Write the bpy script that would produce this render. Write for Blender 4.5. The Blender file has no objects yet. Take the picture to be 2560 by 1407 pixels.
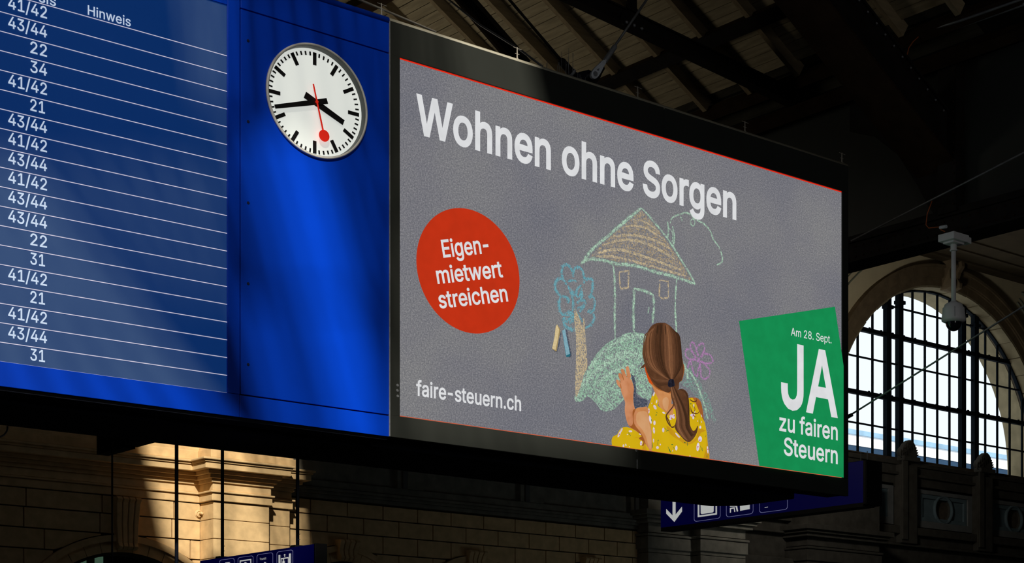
import bpy, math, random, json
from mathutils import Vector, Matrix
from mathutils.geometry import tessellate_polygon, delaunay_2d_cdt
random.seed(7)
SC = bpy.context.scene
COL = SC.collection
# ---------------------------------------------------------------- camera (survey of the photograph, 2560 x 1407)
F, CX, CY, EYE = 4372.0, 1852.0, 1808.0, 1.7
_L = math.hypot(6500 - CX, F)
FX, FY = F / _L, (6500 - CX) / _L          # camera's forward direction in hall axes
cam = bpy.data.cameras.new('camera'); co = bpy.data.objects.new('camera', cam); COL.objects.link(co)
co.location = (0, 0, EYE); co.rotation_euler = (math.pi / 2, 0, -math.atan2(FX, FY))
cam.sensor_width = 36; cam.lens = F * 36 / 2560
cam.shift_x = (1280 - CX) / 2560; cam.shift_y = (CY - 703.5) / 2560
cam.clip_end = 500
SC.camera = co
SC.view_settings.view_transform = 'Standard'; SC.view_settings.look = 'None'
SC.view_settings.exposure = 0; SC.view_settings.gamma = 1
# ---------------------------------------------------------------- light
w = bpy.data.worlds.new('sky'); SC.world = w; w.use_nodes = True
w.node_tree.nodes['Background'].inputs[0].default_value = (.90, .96, 1, 1)
w.node_tree.nodes['Background'].inputs[1].default_value = 1.16
SUND = Vector((.6, 1, -.85)).normalized()
def light(name, kind, loc, aim, energy, color=(1, 1, 1), size=1, size_y=None):
    l = bpy.data.lights.new(name, kind); o = bpy.data.objects.new(name, l); COL.objects.link(o)
    o.location = loc; l.energy = energy; l.color = color
    if kind == 'AREA':
        l.size = size
        if size_y: l.shape = 'RECTANGLE'; l.size_y = size_y
    o.rotation_euler = (Vector(aim) - Vector(loc)).to_track_quat('-Z', 'Y').to_euler()
    return o
s = light('sun', 'SUN', (0, -40, 60), Vector((0, -40, 60)) + SUND, 5.2, (1, .92, .78)); s.data.angle = math.radians(1.5)
light('hall_fill_light', 'AREA', (6, -8, 7), (13, 20, 6.5), 200, (1, .97, .93), 7)  # unseen fill added behind the camera to lift the board side
light('roof_fill_light', 'AREA', (10.6, 20.6, 8.2), (13.9, 17.2, 10.8), 27, (1, .90, .74), 1.4)  # added lamp, hidden behind the board, brightens the roof boards
light('window_wall_fill_light', 'AREA', (29.6, 28.7, 9.6), (41.5, 34, 12.5), 185, (1, .96, .88), 1.0)  # hidden fill lamp added for the wall round the big window
light('end_wall_fill_light', 'AREA', (30, 24, 1.2), (27, 34, 6.5), 30, (.78, .95, 1), 3)  # low lamp out of view, added to raise the dark end wall

# ---------------------------------------------------------------- survey helpers: a direction of sight met with a real plane of the hall
def ray(u, v):
    a = (u - CX) / F
    return FX + FY * a, FY - FX * a, (CY - v) / F
def PY(u, v, Y):
    d = ray(u, v); t = Y / d[1]; return Vector((d[0] * t, Y, EYE + d[2] * t))
def PX(u, v, X):
    d = ray(u, v); t = X / d[0]; return Vector((X, d[1] * t, EYE + d[2] * t))
def PZ(u, v, z):
    d = ray(u, v); t = (z - EYE) / d[2]; return Vector((d[0] * t, d[1] * t, z))
def lin(c):
    return tuple(((x / 255 / 12.92) if x / 255 <= .04045 else ((x / 255 + .055) / 1.055) ** 2.4) for x in c)

# ---------------------------------------------------------------- materials
def nodes(name):
    m = bpy.data.materials.new(name); m.use_nodes = True
    nt = m.node_tree; return m, nt, nt.nodes, nt.links
def mat(name, col, rough=.6, metal=0, var=.15, scale=8, bump=.0, spec=.5, emis=None, es=1, stretch=(1, 1, 1), col2=None):
    m, nt, N, K = nodes(name); b = N['Principled BSDF']
    tc = N.new('ShaderNodeTexCoord'); mp = N.new('ShaderNodeMapping'); mp.inputs['Scale'].default_value = stretch
    no = N.new('ShaderNodeTexNoise'); no.inputs['Scale'].default_value = scale; no.inputs['Detail'].default_value = 5
    K.new(tc.outputs['Object'], mp.inputs[0]); K.new(mp.outputs[0], no.inputs['Vector'])
    r = N.new('ShaderNodeValToRGB'); K.new(no.outputs['Fac'], r.inputs[0])
    c2 = col2 or tuple(c * (1 - var) for c in col); c3 = tuple(min(1, c * (1 + var)) for c in col)
    r.color_ramp.elements[0].color = (*c2, 1); r.color_ramp.elements[1].color = (*c3, 1)
    r.color_ramp.elements[0].position = .3; r.color_ramp.elements[1].position = .7
    K.new(r.outputs[0], b.inputs['Base Color'])
    b.inputs['Roughness'].default_value = rough; b.inputs['Metallic'].default_value = metal
    b.inputs['Specular IOR Level'].default_value = spec
    if bump:
        bp = N.new('ShaderNodeBump'); bp.inputs['Strength'].default_value = bump; bp.inputs['Distance'].default_value = .02
        K.new(no.outputs['Fac'], bp.inputs['Height']); K.new(bp.outputs[0], b.inputs['Normal'])
    if emis:
        b.inputs['Emission Color'].default_value = (*emis, 1); b.inputs['Emission Strength'].default_value = es
    return m
M = {}
M['blue'] = mat('blue_enamel', (.0, .058, .70), .38, var=.04, scale=2, spec=.25)
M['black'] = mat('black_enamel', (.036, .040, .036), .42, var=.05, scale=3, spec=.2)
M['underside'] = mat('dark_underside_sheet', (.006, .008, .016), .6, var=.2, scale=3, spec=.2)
M['cream'] = mat('cream_cap_strip', (.36, .34, .26), .5, var=.08)
M['groove'] = mat('panel_gap', (.0, .004, .05), .6, var=.1)
M['led'] = mat('led_matrix_panel', (.046, .078, .110), .5, var=.12, scale=2.2, spec=.3, emis=lin((0, 40, 98)), es=.95)
M['ledtext'] = mat('lit_led_characters', (.2, .25, .3), .5, emis=lin((196, 212, 236)), es=.85)
M['ledline'] = mat('lit_led_line', (.2, .2, .2), .5, emis=lin((205, 200, 222)), es=.85)
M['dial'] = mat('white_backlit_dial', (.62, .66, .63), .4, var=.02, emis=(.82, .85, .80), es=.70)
M['rim'] = mat('polished_steel_rim', (.86, .85, .82), .35, var=.03)
M['rimin'] = mat('shade_toned_inner_rim', (.07, .08, .075), .5, var=.05)  # rim wall colour darkened to stand for its shade
M['inkblack'] = mat('matt_black_lacquer', (.006, .006, .007), .5, var=.1)
M['handred'] = mat('glowing_red_lacquer', (.80, .02, .01), .45, var=.04, emis=(.7, .02, .008), es=.5)  # lacquer given a glow of its own to read brighter
M['steel'] = mat('galvanised_steel', (.34, .36, .39), .45, metal=.4, var=.2, scale=20)
M['fitting'] = mat('pale_grey_cast_steel', (.72, .78, .86), .5, var=.12, scale=14, emis=None)
M['iron'] = mat('dark_riveted_iron', (.012, .010, .009), .7, var=.35, scale=5, bump=.2, spec=.15)
M['ironbrown'] = mat('brown_painted_iron', (.030, .017, .009), .75, var=.3, scale=4, bump=.2, spec=.1)
M['wood'] = mat('old_ceiling_boards', (.39, .33, .21), .8, var=.22, scale=3.5, bump=.3, stretch=(6, .6, 6), spec=.15)
M['rafter'] = mat('rafter_timber', (.30, .235, .14), .8, var=.2, scale=4, bump=.3, stretch=(.7, 6, 6), spec=.15)
M['soffitwood'] = mat('dark_soffit_boards', (.06, .055, .04), .85, var=.3, scale=4, stretch=(4, .6, 4), spec=.1)
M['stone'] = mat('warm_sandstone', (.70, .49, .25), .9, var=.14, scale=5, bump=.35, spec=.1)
M['stonedark'] = mat('shade_toned_sandstone', (.045, .040, .032), .92, var=.25, scale=4, bump=.35, spec=.1)  # sandstone with shade put into its colour, for dim parts of the wall
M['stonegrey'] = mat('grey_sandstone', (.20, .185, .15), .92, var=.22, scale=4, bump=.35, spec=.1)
M['joint'] = mat('dark_mortar', (.05, .035, .02), .95, var=.3, scale=6)
M['plaster'] = mat('beige_plaster', (.58, .49, .31), .9, var=.08, scale=2, spec=.1)
M['archstone'] = mat('brown_arch_stone', (.16, .115, .065), .9, var=.2, scale=3, bump=.3, spec=.1)
M['spandrel'] = mat('green_grey_moulding', (.17, .18, .13), .85, var=.1)
M['reveal'] = mat('pale_reveal_stone', (.27, .22, .13), .9, var=.15, scale=3, bump=.2, spec=.1)
M['frieze'] = mat('blue_grey_painted_panel', (.085, .115, .125), .8, var=.12, scale=4, spec=.1)
M['friezeframe'] = mat('grey_panel_frame', (.115, .115, .11), .85, var=.12, scale=4, spec=.1)
M['sill'] = mat('pale_blue_grey_sill', (.62, .70, .80), .7, var=.1)
M['soffit'] = mat('brown_coffered_ceiling', (.075, .055, .030), .85, var=.15, scale=2, spec=.1)
M['wframe'] = mat('blue_black_window_iron', (.003, .006, .009), .85, var=.2, spec=.08)
M['white'] = mat('grey_white_camera_paint', (.82, .83, .85), .45, var=.04, scale=9)
M['wiresteel'] = mat('grey_wire', (.20, .21, .22), .5, metal=.3, var=.2)
M['orange'] = mat('orange_flex', (.45, .10, .02), .6, var=.1)
M['rod'] = mat('dark_rod_enamel', (.008, .012, .026), .5, var=.1)
M['signblue'] = mat('dark_blue_sign_face', (.002, .003, .06), .45, var=.05, emis=(0, 0, .018), es=1)
M['signwhite'] = mat('lit_white_pictogram', (.6, .6, .6), .5, var=.02, emis=lin((176, 178, 176)), es=.9)
M['signoutline'] = mat('dim_pictogram_outline', (.4, .4, .5), .5, var=.02, emis=lin((110, 112, 150)), es=.9)
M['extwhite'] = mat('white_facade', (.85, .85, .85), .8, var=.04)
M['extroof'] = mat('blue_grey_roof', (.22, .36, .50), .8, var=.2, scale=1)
M['extdark'] = mat('dark_blue_eaves', (.003, .028, .07), .8, var=.2, scale=1)  # plain dark blue of the band below the facade
M['outer'] = mat('plain_hall_render', (.05, .044, .034), .9, var=.1, scale=1)
M['floor'] = mat('station_floor', (.022, .021, .020), .6, var=.15, scale=1)
M['birdwire'] = mat('pale_post_steel', (.45, .42, .36), .5, var=.1)
M['green_glass'] = mat('green_lit_blind', (.2, .3, .25), .6, var=.2, emis=lin((60, 84, 68)), es=.8, scale=6, stretch=(12, 1, .2))
# thin glazing
m, nt, N, K = nodes('window_glass'); b = N['Principled BSDF']; N.remove(b)
t = N.new('ShaderNodeBsdfTransparent'); t.inputs[0].default_value = (.93, .97, 1, 1)
g = N.new('ShaderNodeBsdfGlossy'); g.inputs['Roughness'].default_value = .05
mx = N.new('ShaderNodeMixShader'); mx.inputs[0].default_value = .04
K.new(t.outputs[0], mx.inputs[1]); K.new(g.outputs[0], mx.inputs[2]); K.new(mx.outputs[0], N['Material Output'].inputs[0]); M['glass'] = m
m, nt, N, K = nodes('camera_dome_glass'); b = N['Principled BSDF']
b.inputs['Base Color'].default_value = (.012, .014, .018, 1); b.inputs['Roughness'].default_value = .06; M['dome'] = m

# --- the picture on the advertising screen: every piece is a lit, flat area of the screen
def emit(name, build, strength=1):
    m, nt, N, K = nodes(name); N.remove(N['Principled BSDF'])
    e = N.new('ShaderNodeEmission'); e.inputs[1].default_value = strength
    K.new(build(nt, N, K), e.inputs[0]); K.new(e.outputs[0], N['Material Output'].inputs[0]); return m
def noise(N, K, scale, detail=3, vec=None, stretch=None, rough=.5):
    n = N.new('ShaderNodeTexNoise'); n.inputs['Scale'].default_value = scale; n.inputs['Detail'].default_value = detail
    n.inputs['Roughness'].default_value = rough
    tc = N.new('ShaderNodeTexCoord'); mp = N.new('ShaderNodeMapping')
    mp.inputs['Scale'].default_value = stretch or (1, 1, 1)
    K.new(tc.outputs['Object'], mp.inputs[0]); K.new(mp.outputs[0], n.inputs['Vector']); return n.outputs['Fac']
def ramp(N, K, fac, stops):
    r = N.new('ShaderNodeValToRGB'); K.new(fac, r.inputs[0]); el = r.color_ramp.elements
    while len(el) < len(stops): el.new(.5)
    for e, (p, c) in zip(el, stops): e.position = p; e.color = (*lin(c), 1)
    return r.outputs[0]
def mixc(N, K, fac, a, b, mode='MIX'):
    x = N.new('ShaderNodeMix'); x.data_type = 'RGBA'; x.blend_type = mode
    if isinstance(fac, float): x.inputs[0].default_value = fac
    else: K.new(fac, x.inputs[0])
    for s, i in ((a, 6), (b, 7)):
        if isinstance(s, tuple): x.inputs[i].default_value = (*s, 1)
        else: K.new(s, x.inputs[i])
    return x.outputs[2]
def asphalt(nt, N, K):
    base = ramp(N, K, noise(N, K, .9, 3), [(.32, (121, 122, 131)), (.5, (129, 129, 135)), (.68, (137, 137, 139))])
    fine = ramp(N, K, noise(N, K, 66, 4, rough=.85), [(.36, (66, 68, 84)), (.5, (146, 146, 148)), (.64, (226, 222, 216))])
    c = mixc(N, K, .55, base, fine, 'OVERLAY')
    spk = ramp(N, K, noise(N, K, 85, 2, rough=.6), [(.70, (0, 0, 0)), (.78, (96, 92, 88))])
    return mixc(N, K, .55, c, spk, 'ADD')
M['asphalt'] = emit('asphalt_picture', asphalt)
def chalk(name, c, dens, scale=56):
    def f(nt, N, K):
        a = asphalt(nt, N, K)
        n = noise(N, K, scale, 4, rough=.85)
        r = N.new('ShaderNodeValToRGB'); K.new(n, r.inputs[0])
        r.color_ramp.elements[0].position = 1 - dens - .028; r.color_ramp.elements[1].position = 1 - dens + .028
        cc = ramp(N, K, noise(N, K, 70, 2), [(.3, tuple(int(x * .80) for x in c)), (.7, tuple(min(255, int(x * 1.12)) for x in c))])
        return mixc(N, K, r.outputs[0], a, cc)
    return emit(name, f)
M['ck_green'] = chalk('green_chalk', (166, 198, 174), .535)
M['ck_green_thin'] = chalk('thin_green_chalk', (152, 190, 164), .515)
M['ck_green_faint'] = chalk('faint_green_chalk', (120, 162, 146), .465)
M['ck_green_bold'] = chalk('bold_green_chalk', (172, 200, 176), .62)
M['ck_sand'] = chalk('sand_chalk', (190, 172, 138), .535)
M['ck_sand_thin'] = chalk('thin_sand_chalk', (170, 152, 122), .485)
M['ck_blue'] = chalk('blue_chalk', (104, 162, 174), .545)
M['ck_pink'] = chalk('pink_chalk', (172, 124, 172), .54)
M['ck_green_dust'] = chalk('green_chalk_dust', (134, 168, 148), .46)
M['ck_sand_faint'] = chalk('sand_chalk_dust', (164, 148, 122), .455)
M['ck_blue_dust'] = chalk('blue_chalk_dust', (90, 146, 160), .46)
M['ck_pink_dust'] = chalk('pink_chalk_dust', (160, 116, 162), .46)
M['ck_shadow'] = chalk('shaded_asphalt', (70, 76, 92), .55)
def flat(name, c, c2=None, scale=6, stretch=None):
    c2 = c2 or tuple(int(x * .96) for x in c)
    return emit(name, lambda nt, N, K: ramp(N, K, noise(N, K, scale, 2, stretch=stretch), [(.35, c2), (.65, c)]))
M['p_white'] = flat('printed_white', (222, 223, 225))
M['p_red'] = flat('printed_red_disc', (193, 50, 22))
M['p_green'] = flat('printed_green', (22, 140, 80))
M['p_line'] = flat('screen_edge_red', (226, 40, 18))
M['p_line2'] = flat('screen_edge_orange', (205, 92, 60))
M['p_yellow'] = flat('printed_yellow_cloth', (208, 172, 20), (204, 168, 18))
M['p_yellow_fold'] = flat('printed_yellow_fold', (200, 153, 26), (190, 140, 24))
M['p_skin'] = flat('printed_skin', (203, 140, 86), (192, 126, 76), 9)
M['p_skin_light'] = flat('printed_skin_light', (208, 156, 110), (202, 146, 98), 9)
M['p_skin_pink'] = flat('printed_hand', (204, 140, 100), (190, 122, 80), 9)
M['p_skin_dark'] = flat('printed_skin_shade', (166, 98, 48), (150, 84, 38), 9)
M['p_ear2'] = flat('printed_far_ear', (170, 96, 48), (150, 80, 38), 9)
M['p_ear'] = flat('printed_ear', (206, 84, 26), (186, 64, 20), 9)
M['p_tie'] = flat('printed_hair_tie', (38, 38, 50), (22, 22, 32), 30)
M['p_petal'] = flat('printed_petal', (224, 212, 222), (206, 186, 200), 40)
M['p_bud'] = flat('printed_bud', (186, 66, 92))
M['p_leaf'] = flat('printed_leaf', (44, 112, 52))
M['p_ck1'] = flat('printed_sand_chalk_stick', (216, 196, 150), (200, 180, 134), 60)
M['p_ck1s'] = flat('printed_sand_chalk_side', (160, 138, 92))
M['p_ck2'] = flat('printed_blue_chalk_stick', (132, 172, 184), (116, 158, 174), 60)
M['p_ck2s'] = flat('printed_blue_chalk_side', (40, 104, 120))
def hairc(nt, N, K):
    a = N.new('ShaderNodeVertexColor'); a.layer_name = 'strand'
    v = ramp(N, K, noise(N, K, 40, 3), [(.3, (118, 118, 118)), (.7, (138, 138, 138))])
    return mixc(N, K, .5, a.outputs[0], v, 'OVERLAY')
M['p_hair'] = emit('printed_hair_strands', hairc)
M['p_hairbase'] = flat('printed_hair', (96, 62, 40), (80, 50, 32), 12)

# ---------------------------------------------------------------- mesh helpers
class MB:
    def __init__(s): s.v = []; s.f = []; s.c = []
    def add(s, vs, fs):
        n = len(s.v); s.v += [tuple(x) for x in vs]; s.f += [tuple(i + n for i in f) for f in fs]; return s
    def box(s, x0, x1, y0, y1, z0, z1):
        return s.add([(x, y, z) for z in (z0, z1) for y in (y0, y1) for x in (x0, x1)],
                     [(0, 2, 3, 1), (4, 5, 7, 6), (0, 1, 5, 4), (2, 6, 7, 3), (0, 4, 6, 2), (1, 3, 7, 5)])
    def beam(s, p, q, w, h, up=(0, 0, 1)):           # rectangular bar from p to q, w across, h along 'up'
        p = Vector(p); q = Vector(q); d = (q - p).normalized(); u = Vector(up)
        a = d.cross(u).normalized(); u = a.cross(d).normalized()
        vs = [e + a * (sx * w / 2) + u * (sz * h / 2) for e in (p, q) for sx, sz in ((-1, -1), (1, -1), (1, 1), (-1, 1))]
        return s.add(vs, [(0, 1, 2, 3), (7, 6, 5, 4), (0, 4, 5, 1), (1, 5, 6, 2), (2, 6, 7, 3), (3, 7, 4, 0)])
    def tube(s, pts, r, n=10, cap=True):
        pts = [Vector(p) for p in pts]; rs = r if isinstance(r, (list, tuple)) else [r] * len(pts)
        base = len(s.v); ref = None
        for i, p in enumerate(pts):
            d = (pts[min(i + 1, len(pts) - 1)] - pts[max(i - 1, 0)]).normalized()
            ref = ref if ref is not None and abs(ref.dot(d)) < .95 else (Vector((0, 0, 1)) if abs(d.z) < .9 else Vector((1, 0, 0)))
            a = d.cross(ref).normalized(); b = a.cross(d); ref = b
            s.v += [tuple(p + (a * math.cos(k * math.tau / n) + b * math.sin(k * math.tau / n)) * rs[i]) for k in range(n)]
        for i in range(len(pts) - 1):
            o = base + i * n
            s.f += [(o + k, o + (k + 1) % n, o + n + (k + 1) % n, o + n + k) for k in range(n)]
        if cap:
            s.f.append(tuple(base + k for k in range(n))[::-1]); s.f.append(tuple(base + (len(pts) - 1) * n + k for k in range(n)))
        return s
    def plate(s, loops, fn, d0, d1=None):            # filled outline with holes, flat or with thickness
        loops = [l for l in loops if len(l) > 2]
        P = [p for l in loops for p in l]
        tr = tessellate_polygon([[Vector((p[0], p[1], 0)) for p in l] for l in loops])
        n = len(P); vs = [fn(p[0], p[1], d0) for p in P]; fs = []
        def ar(t): a, b, c = (P[i] for i in t); return (b[0] - a[0]) * (c[1] - a[1]) - (b[1] - a[1]) * (c[0] - a[0])
        tr = [t if ar(t) > 0 else (t[0], t[2], t[1]) for t in tr if abs(ar(t)) > 1e-12]
        fs += tr
        if d1 is not None:
            vs += [fn(p[0], p[1], d1) for p in P]; fs += [(a + n, c + n, b + n) for a, b, c in tr]
            o = 0
            for l in loops:
                m = len(l); fs += [(o + k, o + k + n, o + (k + 1) % m + n, o + (k + 1) % m) for k in range(m)]; o += m
        return s.add(vs, fs)
    def lathe(s, prof, c, axis, n=48):               # profile (radius, along axis)
        c = Vector(c); ax = Vector(axis).normalized(); ref = Vector((0, 0, 1)) if abs(ax.z) < .9 else Vector((1, 0, 0))
        a = ax.cross(ref).normalized(); b = a.cross(ax); base = len(s.v)
        for r, h in prof: s.v += [tuple(c + ax * h + (a * math.cos(k * math.tau / n) + b * math.sin(k * math.tau / n)) * r) for k in range(n)]
        for i in range(len(prof) - 1):
            o = base + i * n; s.f += [(o + k, o + n + k, o + n + (k + 1) % n, o + (k + 1) % n) for k in range(n)]
        return s
    def strip(s, pts, wd, fn=None):                  # flat ribbon of varying width in a drawing plane
        P = [Vector((p[0], p[1])) for p in pts]; L = []; R = []
        for i, p in enumerate(P):
            d = (P[min(i + 1, len(P) - 1)] - P[max(i - 1, 0)]); d = d.normalized() if d.length > 1e-9 else Vector((1, 0))
            n = Vector((-d.y, d.x)); ww = wd[i] if isinstance(wd, (list, tuple)) else wd
            L.append(p + n * ww / 2); R.append(p - n * ww / 2)
        m = len(P); s.add([fn(q.x, q.y) for q in L + R], [(k, k + m, k + m + 1, k + 1) for k in range(m - 1)]); return s
def shift(vs, o): return [(x - o[0], y - o[1], z - o[2]) for x, y, z in vs]
def wloc(o):
    return Vector(o.location) + (wloc(o.parent) if o.parent else Vector())
def obj(name, mb, m, parent=None, bevel=0, smooth=False, label=None, kind=None, at=None):
    base = wloc(parent) if parent else Vector()
    loc = Vector(at) if at is not None else base
    me = bpy.data.meshes.new(name); me.from_pydata(shift(mb.v, loc), [], mb.f); me.update()
    me.materials.append(M[m] if isinstance(m, str) else m)
    if smooth: me.polygons.foreach_set('use_smooth', [True] * len(me.polygons))
    o = bpy.data.objects.new(name, me); COL.objects.link(o)
    o.parent = parent; o.location = loc - base
    if bevel:
        b = o.modifiers.new('bevel', 'BEVEL'); b.width = bevel; b.segments = 2; b.limit_method = 'ANGLE'
    if label: o['label'] = label
    if kind: o['kind'] = kind
    return o
def thing(name, label, cat, loc, group=None):
    o = bpy.data.objects.new(name, None); COL.objects.link(o); o.location = loc; o.empty_display_size = .1
    o['label'] = label; o['category'] = cat
    if group: o['group'] = group
    return o
def struct(name, loc=(0, 0, 0), mb=None, m=None):
    if mb is None:
        o = bpy.data.objects.new(name, None); COL.objects.link(o); o.location = loc
    else: o = obj(name, mb, m, at=loc)
    o['kind'] = 'structure'; return o
def tag(o, label, cat, group=None):
    o['label'] = label; o['category'] = cat
    if group: o['group'] = group
    return o
def wallY(Y): return lambda x, z, d: (x, Y + d, z)      # d > 0 goes into the wall (away from the camera)
def circ(cx, cz, r, n=64, a0=0, a1=math.tau):
    return [(cx + r * math.cos(a0 + (a1 - a0) * k / n), cz + r * math.sin(a0 + (a1 - a0) * k / n)) for k in range(n)]
def rect(x0, x1, z0, z1): return [(x0, z0), (x1, z0), (x1, z1), (x0, z1)]

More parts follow.
